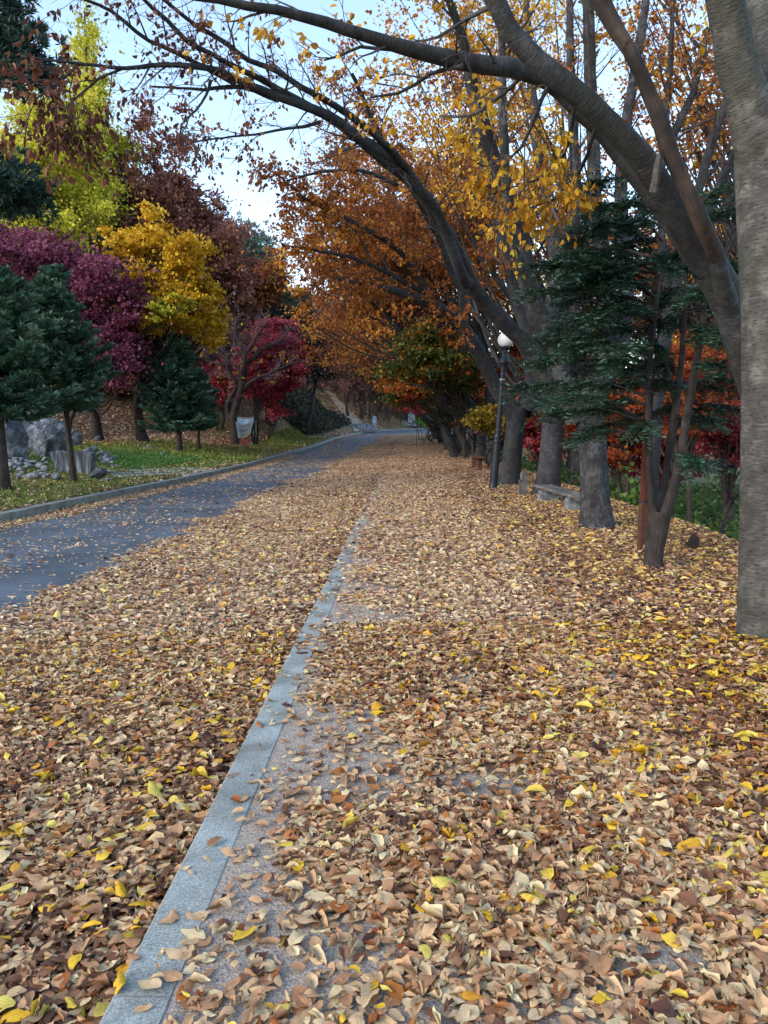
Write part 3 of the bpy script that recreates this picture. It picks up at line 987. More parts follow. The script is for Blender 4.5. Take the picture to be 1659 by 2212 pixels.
def twigs_of(paths, every=.12, ln=(.2, .5), start=.15, grav=-.25, ang=(30, 65), both_end=True):
    """short thin twigs: arrays (N,4,3), parent radius (N)"""
    tw, rr = [], []
    for P, rad in paths:
        L = np.concatenate([[0], np.cumsum(np.linalg.norm(np.diff(P, axis=0), axis=1))])
        n = max(1, int(L[-1] * (1 - start) / every))
        s = L[-1] * start + (np.arange(n) + R.random(n)) * every
        s = np.clip(s, 0, L[-1])
        p = np.stack([np.interp(s, L, P[:, k]) for k in range(3)], 1)
        T = np.gradient(P, axis=0)
        t = unit(np.stack([np.interp(s, L, T[:, k]) for k in range(3)], 1))
        rn = R.normal(0, 1, (n, 3))
        q = unit(rn - t * (rn * t).sum(1, keepdims=True))
        a = np.radians(R.uniform(ang[0], ang[1], n))[:, None]
        d = t * np.cos(a) + q * np.sin(a)
        l_ = R.uniform(ln[0], ln[1], n)[:, None]
        k1 = p + d * l_ * .33
        d2 = unit(d + R.normal(0, .25, (n, 3)) + np.array([0, 0, grav]))
        k2 = k1 + d2 * l_ * .33
        d3 = unit(d2 + R.normal(0, .25, (n, 3)) + np.array([0, 0, grav]))
        k3 = k2 + d3 * l_ * .34
        tw.append(np.stack([p, k1, k2, k3], 1))
        rr.append(np.minimum(np.interp(s, L, rad) * .6, .0045))
    if not tw: return np.zeros((0, 4, 3)), np.zeros(0)
    return np.concatenate(tw), np.concatenate(rr)


def leaves_on(tw, per, size, droop=.7, spread=.03):
    """leaf positions and frames hanging on twigs"""
    N = len(tw)
    n = N * per
    ix = np.repeat(np.arange(N), per)
    t = R.uniform(.2, 1.0, n) * 3
    k = np.clip(t.astype(int), 0, 2)
    f = (t - k)[:, None]
    p = tw[ix, k] * (1 - f) + tw[ix, k + 1] * f + R.normal(0, spread, (n, 3))
    d = unit(tw[ix, 3] - tw[ix, 0]) * .6 + R.normal(0, .55, (n, 3)) + np.array([0, 0, -droop])
    M = frames(d, R.normal(0, 1, (n, 3)) + np.array([0, 0, .6]))
    S = size * np.clip(R.normal(1, .2, n), .5, 1.5)
    return p, M, S


LEAFMATS = {}


def pxpath(pts):
    """(px,py,Y,r_px) rows -> world points + radii"""
    P = np.array([at(a, b_, Y) for a, b_, Y, _ in pts])
    r_ = np.array([q * Y / FPX for a, b_, Y, q in pts])
    return P, r_


def zelkova(label, trunk, limbs, bark, group='zelkova trees along the footpath', tseg=22, wob=.05, flare=.35, twig_lod=1, leaf_size=.07, base=None):
    """trunk: pixel rows at their true distances; limbs: dicts(pts, mat, dens, ...)"""
    P, r_ = pxpath(trunk)
    b0 = base if base is not None else np.array([P[0][0], P[0][1], float(H(P[0][0], P[0][1]))])
    P[0][2] = b0[2] - .12
    root = thing('zelkova_tree', (b0[0], b0[1], b0[2]), label, 'tree', group)
    Q = catmull(np.concatenate([P, r_[:, None]], 1), .10)
    pts, rad = Q[:, :3], Q[:, 3].copy()
    hh = pts[:, 2] - b0[2]
    rad *= 1 + flare * np.exp(-np.clip(hh, 0, None) / .22)
    mb = MB()
    V, F, uv = tube(pts, rad, tseg, wob, seed=R.uniform(0, 6))
    mb.add(V, F, uv)
    mb.build('trunk', bark, root)
    twA, twR = [], []
    crown = {}
    for L in limbs:
        LP, lr = pxpath(L['pts']) if 'pts' in L else L['world']
        Q = catmull(np.concatenate([LP, lr[:, None]], 1), .14)
        p, r = Q[:, :3], Q[:, 3]
        jit = np.cumsum(R.normal(0, .006, p.shape), 0)
        jit -= np.linspace(0, 1, len(p))[:, None] * jit[-1]
        p = p + jit
        V, F, uv = tube(p, r, 14 if r.max() > .05 else 8, .05 if r.max() > .05 else .03, seed=R.uniform(0, 6))
        limb_o = MB().add(V, F, uv).build('limb', L.get('bark', bark), root)
        if L.get('bare'): continue
        sec = secondaries(p, r, L.get('start', .25), L.get('every', .4), L.get('lk', (.8, 2.0)), L.get('ang', (25, 55)), L.get('grav', .02), bias=L.get('bias'))
        ter = []
        for sp_, sr in sec:
            ter += secondaries(sp_, sr, .25, L.get('every2', .28), L.get('lk2', (.35, .9)), (25, 60), L.get('grav2', -.02), rmin=.003)
        mbs = [tube(a, b_, 5) for a, b_ in sec] + [tube(a, b_, 4) for a, b_ in ter]
        mb = MB()
        for V, F, uv in mbs: mb.add(V, F, uv)
        src = sec + ter + ([(p[int(len(p) * .7):], r[int(len(p) * .7):])])
        tw, tr = twigs_of(src, L.get('every3', .10), L.get('ln', (.15, .5)), .2, L.get('grav3', -.12))
        if len(tw):
            V, F = tubes_batch(tw, np.maximum(tr, .0028), np.full(len(tw), .0016))
            mb.add(V, [F])
        if mb.n: mb.build('twigs', M_TWIG, limb_o)
        dens = L.get('dens', .6)
        if dens > 0:
            # leaves hold on in patches: some twigs bare, some full
            keep = vnoise(tw[:, 0, 0] * 1.3 + tw[:, 0, 2], tw[:, 0, 1] + tw[:, 0, 2] * 1.1, L.get('pscale', .9), 5) < dens
            keep &= R.random(len(tw)) < min(1, dens + .35)
            tl = tw[keep]
            if len(tl):
                lp, M, S = leaves_on(tl, L.get('per', 6), L.get('leaf', leaf_size))
                crown.setdefault(L['mat'].name, []).append((lp, M, S, L['mat']))
    for k, lst in crown.items():
        lp = np.concatenate([a[0] for a in lst]); M = np.concatenate([a[1] for a in lst]); S = np.concatenate([a[2] for a in lst])
        cl = vnoise(lp[:, 0] + lp[:, 2], lp[:, 1] - lp[:, 2], 1.1, 9)
        scatter('crown', LEAF1 if twig_lod == 1 else LEAF2, lp, M, S, np.clip(.55 * cl + .5 * R.random(len(lp)) - .02, 0, 1), lst[0][3], root, aspect=np.clip(R.normal(.62, .1, len(lp)), .4, .9))
        print('zelkova crown', len(lp))
    return root


def crown_tree(name, label, base, C, rad, mat, bark=None, n_clump=90, per=150, leaf=.12, tr=.15, group=None, cs=.22, flat=.6, limb_frac=.4,
               trunks=1, top=.75, hang=0.0, tmpl=None, lean=0.0, shell=2.4, mats=None, lim_lo=.3, bottom=None, lobes=7, lobes_px=None):
    bark = bark or M_DARKBARK
    base = np.asarray(base, float); C = np.asarray(C, float); rad = np.asarray(rad, float)
    root = thing(name, base, label, 'tree', group)
    mb = MB()
    d = unit(R.normal(0, 1, (n_clump * 2, 3)))
    r_ = R.random(n_clump * 2) ** (1 / shell)
    lc = unit(R.normal(0, 1, (lobes, 3))) * R.uniform(.4, .78, (lobes, 1))
    lc[0] = 0
    lr_ = R.uniform(.42, .72, lobes)
    li = R.choice(lobes, n_clump * 2, p=lr_ ** 2 / (lr_ ** 2).sum())
    P = C + (lc[li] + d * (r_ * lr_[li])[:, None] * 1.05) * rad
    if lobes_px:
        lp_ = np.array(lobes_px, float)
        Yc = C[1]
        li = R.choice(len(lp_), n_clump * 2, p=lp_[:, 2] * lp_[:, 3] / (lp_[:, 2] * lp_[:, 3]).sum())
        k_ = Yc / FPX
        LC = np.array([at(a_[0], a_[1], Yc) for a_ in lp_])
        LC[:, 1] += R.uniform(-.35, .35, len(lp_)) * rad[1]
        LR = np.stack([lp_[:, 2], (lp_[:, 2] + lp_[:, 3]) * .5, lp_[:, 3]], 1) * k_
        P = LC[li] + d * r_[:, None] * LR[li]
    # some boughs reach past the outline
    far_ = R.random(len(P)) < .16
    ctr_ = LC[li] if lobes_px else C + lc[li] * rad
    P[far_] = ctr_[far_] + (P[far_] - ctr_[far_]) * R.uniform(1.1, 1.55, (far_.sum(), 1))
    P = P[P[:, 2] > (bottom if bottom is not None else base[2] + .6)][:n_clump]
    stems = []
    for s in range(trunks):
        off = np.array([R.normal(0, .12), R.normal(0, .12), 0]) * (trunks > 1)
        topp = C + np.array([0, 0, rad[2] * (top - .55)]) + (R.normal(0, .35, 3) * rad * (trunks > 1))
        k = np.linspace(0, 1, 6)[:, None]
        kx = np.concatenate([k ** 2.2, k ** 2.2, k], 1)
        tp = (base + off - np.array([0, 0, .15])) * (1 - kx) + topp * kx + np.concatenate([[[0, 0, 0]], R.normal(0, .03, (4, 3)) * np.linalg.norm(topp - base) * np.array([1, 1, .2]), [[0, 0, 0]]])
        tp = catmull(tp, .35)
        h = np.linspace(0, 1, len(tp))
        trr = tr * (1 - .8 * h) * (1 + .5 * np.exp(-h * 22)) * (.75 if trunks > 1 else 1)
        V, F, uv = tube(tp, trr, 10, .05, seed=s + R.uniform(0, 5))
        mb.add(V, F, uv)
        stems.append((tp, trr))
    mb.build('trunk', bark, root)
    bb = MB()
    for i in range(int(len(P) * limb_frac)):
        tp, trr = stems[i % len(stems)]
        q = P[i]
        hz = base[2] + (q[2] - base[2]) * R.uniform(lim_lo, .8)
        j = int(np.argmin(np.abs(tp[:, 2] - hz)))
        a = tp[j]
        m = a * .5 + q * .5 + np.array([0, 0, -.08]) * np.linalg.norm(q - a) + R.normal(0, .05, 3) * np.linalg.norm(q - a)
        lp = catmull(np.array([a, m, q]), .5)
        V, F, uv = tube(lp, np.linspace(min(trr[j] * .55, .02 + .02 * np.linalg.norm(q - a)), .008, len(lp)), 5)
        bb.add(V, F, uv)
    if bb.n: bb.build('limbs', bark, root)
    n = len(P) * per
    ix = np.repeat(np.arange(len(P)), per)
    cr = .8 * cs * rad.mean() * R.uniform(.45, 1.4, len(P))
    lp = P[ix] + R.standard_t(4, (n, 3)) * .8 * cr[ix][:, None] * np.array([1, 1, flat])
    kz = lp[:, 2] > base[2] + .3
    lp, ix = lp[kz], ix[kz]
    n = len(lp)
    if n == 0:
        print('EMPTY', label, base, C, rad)
        return root
    dd = unit(lp - C) * .5 + R.normal(0, .7, (n, 3)) + np.array([0, 0, -hang])
    M = frames(dd, R.normal(0, .7, (n, 3)) + np.array([0, 0, 1.0]))
    S = leaf * np.clip(R.normal(1, .25, n), .5, 1.7)
    cc = R.random(len(P))
    rn = np.clip(.55 * cc[ix] + .5 * R.random(n) - .02, 0, 1)
    if mats:
        sel = R.random(len(P)) < mats[1]
        for w, mm in ((~sel[ix], mat), (sel[ix], mats[0])):
            if w.any(): scatter('crown', tmpl or LEAF2, lp[w], M[w], S[w], rn[w], mm, root)
    else:
        scatter('crown', tmpl or LEAF2, lp, M, S, rn, mat, root)
    return root


def spruce(label, base, height, radius, bare=.2, n_sprig=24000, mat=None, lean=(0, 0), tr=.09, group='spruces on the lawn', sprig=.16, bark=None, droop=.12, name='spruce_tree', whorls=20, fill=1.0):
    base = np.asarray(base, float)
    mat = mat or M_SPRUCE
    root = thing(name, base, label, 'tree', group)
    ln = np.array([lean[0], lean[1], 0]) / height
    k = np.linspace(0, 1, 14)
    tp = base + np.outer(k * height, np.array([0, 0, 1.0])) + np.outer(k * height, ln)
    tp[0, 2] -= .1
    V, F, uv = tube(tp, tr * (1 - .9 * k) * (1 + .3 * np.exp(-k * 25)), 12, .04)
    MB().add(V, F, uv).build('trunk', bark or M_DARKBARK, root)
    segs, w = [], []
    for i in range(whorls):
        h = bare + (1 - bare) * (i + R.uniform(-.3, .3)) / whorls
        h = min(max(h, bare), .985)
        rel = (1 - h) / (1 - bare)
        rr = radius * (rel ** .8) * R.uniform(.8, 1.1) * (1 if rel < .9 else .8) + .06
        nb = R.integers(6, 10)
        a0 = R.uniform(0, 6.28)
        for b_ in range(nb):
            a = a0 + b_ * 2 * math.pi / nb + R.normal(0, .15)
            L = rr * R.uniform(.5, 1.25)
            up = .55 * (1 - rel) + .05
            o = base + np.array([0, 0, h * height]) + ln * h * height
            d = np.array([math.cos(a), math.sin(a), 0])
            t = np.linspace(0, 1, 7)[:, None]
            p = o + d * L * t + np.array([0, 0, 1.0]) * (up * L * t - droop * L * (2.2 * t - 1.6 * t ** 2) + .12 * L * t ** 3)
            segs.append(p)
    B = np.array(segs)
    V, F = tubes_batch(B, np.full(len(B), .018), np.full(len(B), .006), 4)
    mbb = MB().add(V, [F])
    mbb.build('branches', bark or M_DARKBARK, root)
    # side shoots carrying the needles
    Ls = np.linalg.norm(B[:, -1] - B[:, 0], axis=1)
    nsh = int(n_sprig / 9)
    bi = R.choice(len(B), nsh, p=Ls / Ls.sum())
    t = (R.random(nsh) ** .75) * 5.999
    kk = t.astype(int)
    f = (t - kk)[:, None]
    p0 = B[bi, kk] * (1 - f) + B[bi, kk + 1] * f
    dirb = unit(B[bi, np.minimum(kk + 1, 6)] - B[bi, kk])
    side = unit(np.cross(dirb, np.array([0, 0, 1.0]))) * np.where(R.random(nsh) < .5, -1, 1)[:, None]
    sl = np.clip(.42 * Ls[bi] * (1 - t / 7.5), .12, .6) * R.uniform(.5, 1.1, nsh)
    sd = unit(dirb * .75 + side * R.uniform(.1, 1, nsh)[:, None] + R.normal(0, .14, (nsh, 3)) + np.array([0, 0, .04]))
    cl = R.random(len(B))
    per = 9
    ix = np.repeat(np.arange(nsh), per)
    u = np.tile((np.arange(per) + .5) / per, nsh) + R.normal(0, .04, nsh * per)
    pp = p0[ix] + sd[ix] * (sl[ix] * u)[:, None] + R.normal(0, .012, (nsh * per, 3))
    sgn = np.where(np.arange(nsh * per) % 2 == 0, 1, -1)[:, None]
    s2 = unit(np.cross(sd, np.array([0, 0, 1.0])))[ix] * sgn
    nd = unit(sd[ix] * 1.0 + s2 * .7 + R.normal(0, .3, (nsh * per, 3)) + np.array([0, 0, .2]))
    M = frames(nd, R.normal(0, .5, (nsh * per, 3)) + np.array([0, 0, 1.0]))
    S = sprig * np.clip(R.normal(1, .25, nsh * per), .5, 1.6)
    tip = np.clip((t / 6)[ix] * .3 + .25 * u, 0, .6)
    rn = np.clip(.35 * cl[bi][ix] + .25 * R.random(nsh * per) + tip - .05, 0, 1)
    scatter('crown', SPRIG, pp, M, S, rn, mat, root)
    return root


def pine(label, base, trunk_top, clumps, mat=None, tr=.18, n=70, needle=.22, group=None, clump_r=.45, per=260, sprays=None, name='pine_tree'):
    base = np.asarray(base, float)
    mat = mat or M_PINE
    root = thing(name, base, label, 'tree', group)
    k = np.linspace(0, 1, 10)[:, None]
    tp = base * (1 - k) + np.asarray(trunk_top) * k + np.concatenate([np.zeros((1, 3)), R.normal(0, .06, (9, 3))])
    V, F, uv = tube(catmull(tp, .3), np.linspace(tr, tr * .25, len(catmull(tp, .3))), 12, .05)
    MB().add(V, F, uv).build('trunk', M_FLAKY, root)
    P = np.asarray(clumps)
    bb = MB()
    for q in P:
        j = int(np.argmin(np.abs(tp[:, 2] - (q[2] - .15 * np.linalg.norm(q[:2] - tp[0, :2])))))
        a = tp[j]
        m = .5 * (a + q) + np.array([0, 0, .06]) * np.linalg.norm(q - a)
        lp = catmull(np.array([a, m, q]), .4)
        V, F, uv = tube(lp, np.linspace(.04, .01, len(lp)), 5)
        bb.add(V, F, uv)
    bb.build('limbs', M_DARKBARK, root)
    # needle tufts: bunches radiating from shoot tips
    nt = 22
    ix = np.repeat(np.arange(len(P)), nt)
    tips = P[ix] + R.normal(0, 1, (len(ix), 3)) * clump_r * np.array([1, 1, .55])
    ax = unit(R.normal(0, .6, (len(ix), 3)) + np.array([0, 0, .7]) + unit(tips - P[ix]))
    pn = max(6, per // nt)
    jx = np.repeat(np.arange(len(ix)), pn)
    d = unit(ax[jx] + R.normal(0, .75, (len(jx), 3)))
    M = frames(d, R.normal(0, 1, (len(jx), 3)))
    cl = R.random(len(ix))
    scatter('crown', NEEDLE, tips[jx], M, needle * np.clip(R.normal(1, .2, len(jx)), .5, 1.5), np.clip(.6 * cl[jx] + .4 * R.random(len(jx)), 0, 1), mat, root, aspect=np.full(len(jx), .8))
    return root


def ell(px, py, Y, rpx, rpy, depth=None):
    k = Y / FPX
    return at(px, py, Y), np.array([rpx * k, (depth or rpx) * k, rpy * k])

# ---------------------------------------------------------------- right side: the zelkova avenue
print('zelkovas')
# 1. the pale trunk at the right edge, forking high up
zelkova('pale grey trunk with fine horizontal cracks, nearest tree at the right edge',
        [(1668, 1390, 5.5, 66), (1666, 1200, 5.5, 64), (1668, 950, 5.5, 62), (1672, 700, 5.5, 62), (1668, 480, 5.5, 66), (1655, 330, 5.5, 62)],
        [dict(pts=[(1650, 360, 5.5, 50), (1615, 240, 5.4, 44), (1582, 120, 5.3, 38), (1556, 0, 5.2, 36), (1535, -160, 5.0, 32), (1500, -400, 4.8, 22)], mat=M_GOLD, dens=.35, start=.4, every=.6),
         dict(pts=[(1660, 370, 5.5, 48), (1655, 230, 5.6, 40), (1648, 60, 5.7, 36), (1640, -150, 5.9, 30), (1640, -420, 6.2, 20)], mat=M_GOLD, dens=.3, start=.5, every=.6)],
        M_NEARBARK, tseg=28, wob=.035, flare=.12)

# 2. the tree just behind it, sending the three big leaning limbs across the picture
G5 = M_GOLD
zelkova('big zelkova behind the pale trunk, with thick bare limbs leaning left over the path',
        [(1745, 1250, 7.4, 60), (1722, 1100, 7.4, 52), (1690, 960, 7.3, 46), (1640, 840, 7.2, 41), (1598, 720, 7.0, 38), (1572, 650, 6.9, 37), (1532, 575, 6.7, 36)],
        [dict(pts=[(1545, 600, 6.8, 30), (1490, 520, 6.6, 28), (1440, 425, 6.4, 27), (1385, 340, 6.2, 25), (1310, 262, 6.0, 24), (1215, 170, 5.8, 23), (1130, 90, 5.7, 21), (1075, 10, 5.6, 20), (1020, -120, 5.5, 24), (960, -300, 5.3, 18)],
              mat=G5, dens=.42, start=.45, every=.5, lk=(.4, 1.0), per=6, bias=(-.3, 0, .1), grav=0),
         dict(pts=[(1530, 590, 6.8, 26), (1480, 525, 6.9, 25), (1430, 450, 6.9, 24), (1350, 345, 6.8, 22), (1255, 240, 6.6, 21), (1185, 175, 6.5, 20), (1130, 157, 6.4, 19), (1000, 143, 6.2, 17), (900, 120, 6.0, 15), (800, 92, 5.8, 12), (700, 58, 5.7, 11), (600, 28, 5.5, 9), (480, 10, 5.4, 8), (380, -6, 5.2, 6), (250, -60, 5.0, 4)],
              mat=G5, dens=.4, start=.4, every=.45, lk=(.4, 1.0), per=5, bias=(-.3, -.2, .1), grav=0),
         dict(pts=[(1606, 740, 7.15, 16), (1576, 650, 6.85, 17), (1550, 565, 6.5, 16), (1506, 470, 6.2, 17), (1463, 380, 6.1, 15), (1436, 300, 6.0, 17), (1400, 205, 5.9, 15), (1355, 110, 5.8, 14), (1305, 20, 5.8, 18), (1270, -60, 5.7, 16), (1220, -200, 5.6, 10)], mat=G5, bare=True, bark=M_DEAD),
         dict(pts=[(1600, 725, 7.1, 22), (1580, 668, 6.85, 22), (1562, 612, 6.62, 19), (1545, 560, 6.47, 15)], mat=G5, bare=True),
         dict(pts=[(1424, 330, 6.0, 6), (1418, 370, 6.0, 9), (1412, 415, 6.05, 10)], mat=G5, bare=True, bark=M_NEARBARK),
         # golden sprays, mostly in flat layers
         dict(pts=[(1190, 178, 6.4, 5), (1160, 250, 6.6, 4), (1130, 320, 6.8, 3), (1080, 360, 7.0, 2)], mat=G5, dens=1, start=.2, every=.11, every2=.10, lk=(.3, .75), lk2=(.15, .4), ln=(.08, .22), per=5, grav=-.01),
         dict(pts=[(1240, 225, 6.4, 5), (1225, 310, 6.8, 4), (1190, 370, 7, 3), (1120, 400, 7.2, 2), (1060, 420, 7.3, 1.5)], mat=G5, dens=1, start=.25, every=.11, every2=.10, lk=(.3, .8), lk2=(.15, .4), ln=(.08, .22), per=5, grav=-.01),
         dict(pts=[(1290, 270, 6.4, 5), (1265, 350, 7, 4), (1225, 420, 7.4, 3), (1150, 450, 7.6, 2), (1090, 490, 7.8, 1.5)], mat=G5, dens=1, start=.3, every=.11, every2=.10, lk=(.3, .8), lk2=(.15, .4), ln=(.08, .22), per=5, grav=-.01),
         dict(pts=[(1130, 157, 6.4, 5), (1080, 210, 6.8, 4), (1010, 250, 7.2, 3), (950, 250, 7.4, 2)], mat=G5, dens=.9, start=.2, every=.15, every2=.13, lk=(.3, .7), lk2=(.15, .4), ln=(.08, .22), per=4, grav=-.01),
         dict(pts=[(1000, 143, 6.1, 5), (930, 160, 6.2, 4), (860, 200, 6.3, 3), (800, 210, 6.4, 2)], mat=G5, dens=.7, start=.2, every=.17, every2=.2, lk=(.3, .6), lk2=(.2, .4), per=4, grav=-.01),
         dict(pts=[(860, 110, 6.0, 4), (780, 105, 6.0, 3.5), (740, 120, 6.0, 3), (700, 130, 6.1, 2)], mat=G5, dens=.7, start=.2, every=.2, every2=.2, lk=(.2, .5), lk2=(.15, .35), per=4, grav=-.01),
         dict(pts=[(1075, 10, 5.6, 5), (1010, 40, 5.8, 4), (950, 80, 6.0, 3), (890, 90, 6.2, 2)], mat=G5, dens=.7, start=.2, every=.17, every2=.2, lk=(.3, .6), lk2=(.2, .4), per=4, grav=-.01),
         dict(pts=[(1130, 480, 8.2, 2), (1118, 540, 8.2, 1.5), (1115, 600, 8.2, 1.2)], mat=G5, dens=1, start=.1, every=.2, every2=.2, lk=(.1, .25), lk2=(.1, .2), per=4) if False else
         dict(pts=[(1090, 490, 7.8, 1.6), (1110, 540, 7.8, 1.4), (1118, 590, 7.8, 1.2)], mat=G5, dens=1, start=.3, every=.2, every2=.2, lk=(.08, .2), lk2=(.06, .15), ln=(.05, .12), per=3),
         ], M_ZBARK, tseg=24, wob=.05)

# 3. the stout trunk right of the log bench
zelkova('stout dark zelkova trunk with flaring foot, standing right of the log bench',
        [(1289, 1152, 11.3, 34), (1286, 1090, 11.3, 31), (1283, 1000, 11.3, 29), (1278, 930, 11.3, 29), (1268, 870, 11.3, 34)],
        [dict(pts=[(1245, 910, 11.3, 22), (1215, 800, 11.3, 19), (1200, 690, 11.4, 17), (1215, 560, 11.5, 14), (1250, 440, 11.5, 12), (1245, 300, 11.5, 10), (1235, 120, 11.5, 8), (1230, -60, 11.5, 6)], mat=M_ORANGE, dens=.55, start=.35, every=.5),
         dict(pts=[(1268, 890, 11.3, 24), (1290, 780, 11.3, 20), (1310, 660, 11.3, 18), (1300, 560, 11.3, 16), (1281, 470, 11.3, 15), (1276, 330, 11.2, 13), (1272, 160, 11.0, 12), (1268, 0, 10.8, 11), (1262, -160, 10.6, 8)], mat=M_ORANGE, dens=.45, start=.4, every=.55),
         dict(pts=[(1275, 890, 11.3, 24), (1330, 760, 11.5, 20), (1350, 640, 11.8, 17), (1340, 500, 12, 14), (1350, 330, 12, 12), (1370, 180, 12, 10), (1400, 0, 12, 8), (1420, -160, 12, 5)], mat=M_ORANGE, dens=.5, start=.4, every=.5),
         dict(pts=[(1210, 760, 11.3, 15), (1150, 640, 11.0, 13), (1100, 500, 10.5, 11), (1092, 400, 10.3, 10), (1088, 275, 10, 9), (1084, 120, 9.8, 8), (1080, -60, 9.5, 6)], mat=M_GOLD, dens=.6, start=.35, every=.45),
         dict(pts=[(1340, 560, 12, 12), (1400, 420, 12.5, 10), (1450, 300, 13, 9), (1500, 190, 13, 7), (1530, 60, 13, 5)], mat=M_ORANGE, dens=.6, start=.2, every=.4),
         ], M_FLAKY, tseg=24, wob=.06, flare=.3)

# 4. leaning zelkova behind the log bench
zelkova('leaning zelkova trunk behind the log bench, with a long limb arching over the road',
        [(1178, 1082, 16.3, 27), (1188, 1010, 16.3, 25), (1194, 930, 16.3, 23), (1192, 860, 16.3, 22), (1182, 810, 16.2, 22)],
        [dict(pts=[(1180, 815, 16.2, 24), (1152, 764, 16.0, 18), (1118, 728, 15.7, 15.5), (1086, 697, 15.5, 15), (1049, 658, 15.2, 15), (1015, 610, 14.8, 16), (985, 550, 14.3, 15), (957, 494, 13.8, 14), (910, 415, 13, 13), (850, 352, 12.2, 12), (770, 294, 11.4, 11), (690, 244, 10.6, 9.5), (600, 214, 10, 8), (500, 176, 9.4, 7), (440, 152, 9, 6), (350, 143, 8.6, 5), (265, 148, 8.3, 4), (175, 137, 8, 3), (50, 122, 7.8, 2)],
              mat=M_BROWN, dens=.36, start=.3, every=.42, lk=(.6, 1.5), per=5, grav=-.02),
         dict(pts=[(600, 214, 10, 6), (520, 184, 9.6, 5), (440, 192, 9.2, 3.5), (380, 190, 9, 2.5), (325, 187, 8.8, 2)], mat=M_BROWN, dens=.4, start=.2, every=.3, lk=(.4, .9), per=5),
         dict(pts=[(505, 178, 9.4, 5), (380, 115, 9.0, 4.5), (325, 90, 8.8, 4), (280, 55, 8.6, 4), (240, 25, 8.5, 3.5), (185, 0, 8.3, 3), (100, -50, 8, 2)], mat=M_BROWN, dens=.4, start=.15, every=.3, lk=(.4, 1.0), per=5),
         dict(pts=[(1015, 610, 14.8, 12), (999, 600, 14, 12), (935, 452, 13, 11), (820, 345, 12, 9), (740, 282, 11.2, 8), (650, 225, 10.4, 7), (565, 175, 9.8, 6), (500, 145, 9.4, 5.5), (450, 117, 9, 5), (400, 87, 8.8, 5), (360, 45, 8.6, 4.5), (330, 20, 8.5, 4), (300, -10, 8.3, 3)], mat=M_BROWN, dens=.36, start=.25, every=.4, lk=(.5, 1.3), per=5),
         dict(pts=[(935, 452, 13, 9), (850, 330, 12, 8), (740, 240, 11, 7), (650, 190, 10.3, 6), (600, 155, 10, 5.5), (540, 130, 9.6, 5), (475, 85, 9.2, 4.5), (415, 50, 9, 4), (330, -20, 8.6, 3)], mat=M_BROWN, dens=.36, start=.25, every=.4, lk=(.5, 1.3), per=5),
         dict(pts=[(690, 262, 10.6, 4), (640, 272, 10.3, 3), (575, 285, 10, 2.5), (480, 295, 9.6, 2), (400, 310, 9.3, 1.5)], mat=M_BROWN, dens=.6, start=.2, every=.25, lk=(.4, .9), per=6, grav=-.06),
         dict(pts=[(455, 172, 9, 4), (448, 205, 9, 3), (425, 240, 8.9, 2.5), (395, 272, 8.8, 2), (385, 320, 8.7, 1.5)], mat=M_BROWN, dens=.7, start=.3, every=.2, lk=(.3, .7), per=6, grav=-.05),
         dict(pts=[(175, 137, 8.1, 3), (120, 180, 8, 2.5), (75, 215, 7.9, 2)], mat=M_BROWN, dens=1, start=.05, every=.12, lk=(.4, .9), per=11, leaf=.085, grav=-.06),
         dict(pts=[(265, 148, 8.3, 3), (215, 170, 8.2, 2.5), (160, 215, 8.1, 2)], mat=M_BROWN, dens=.9, start=.05, every=.14, lk=(.4, .8), per=10, leaf=.08, grav=-.06),
         dict(pts=[(1178, 800, 16.2, 22), (1149, 659, 16, 20), (1129, 559, 15.8, 19), (1109, 480, 15.5, 17), (1085, 400, 15, 16), (1058, 320, 14.6, 15), (1032, 225, 14.2, 13), (1014, 140, 13.8, 11), (994, 60, 13.4, 9), (960, -20, 13, 7), (900, -140, 12.6, 4)], mat=M_GOLD, dens=.75, start=.3, every=.35, lk=(.8, 2.0), per=10, leaf=.08),
         dict(pts=[(1190, 810, 16.3, 20), (1210, 700, 16.5, 17), (1200, 560, 16.8, 15), (1170, 400, 17, 12), (1150, 230, 17, 10), (1140, 60, 17, 7), (1135, -80, 17, 5)], mat=M_GOLD, dens=.7, start=.35, every=.4, lk=(.8, 2.2), per=9),
         ], M_ZBARKD, wob=.05)

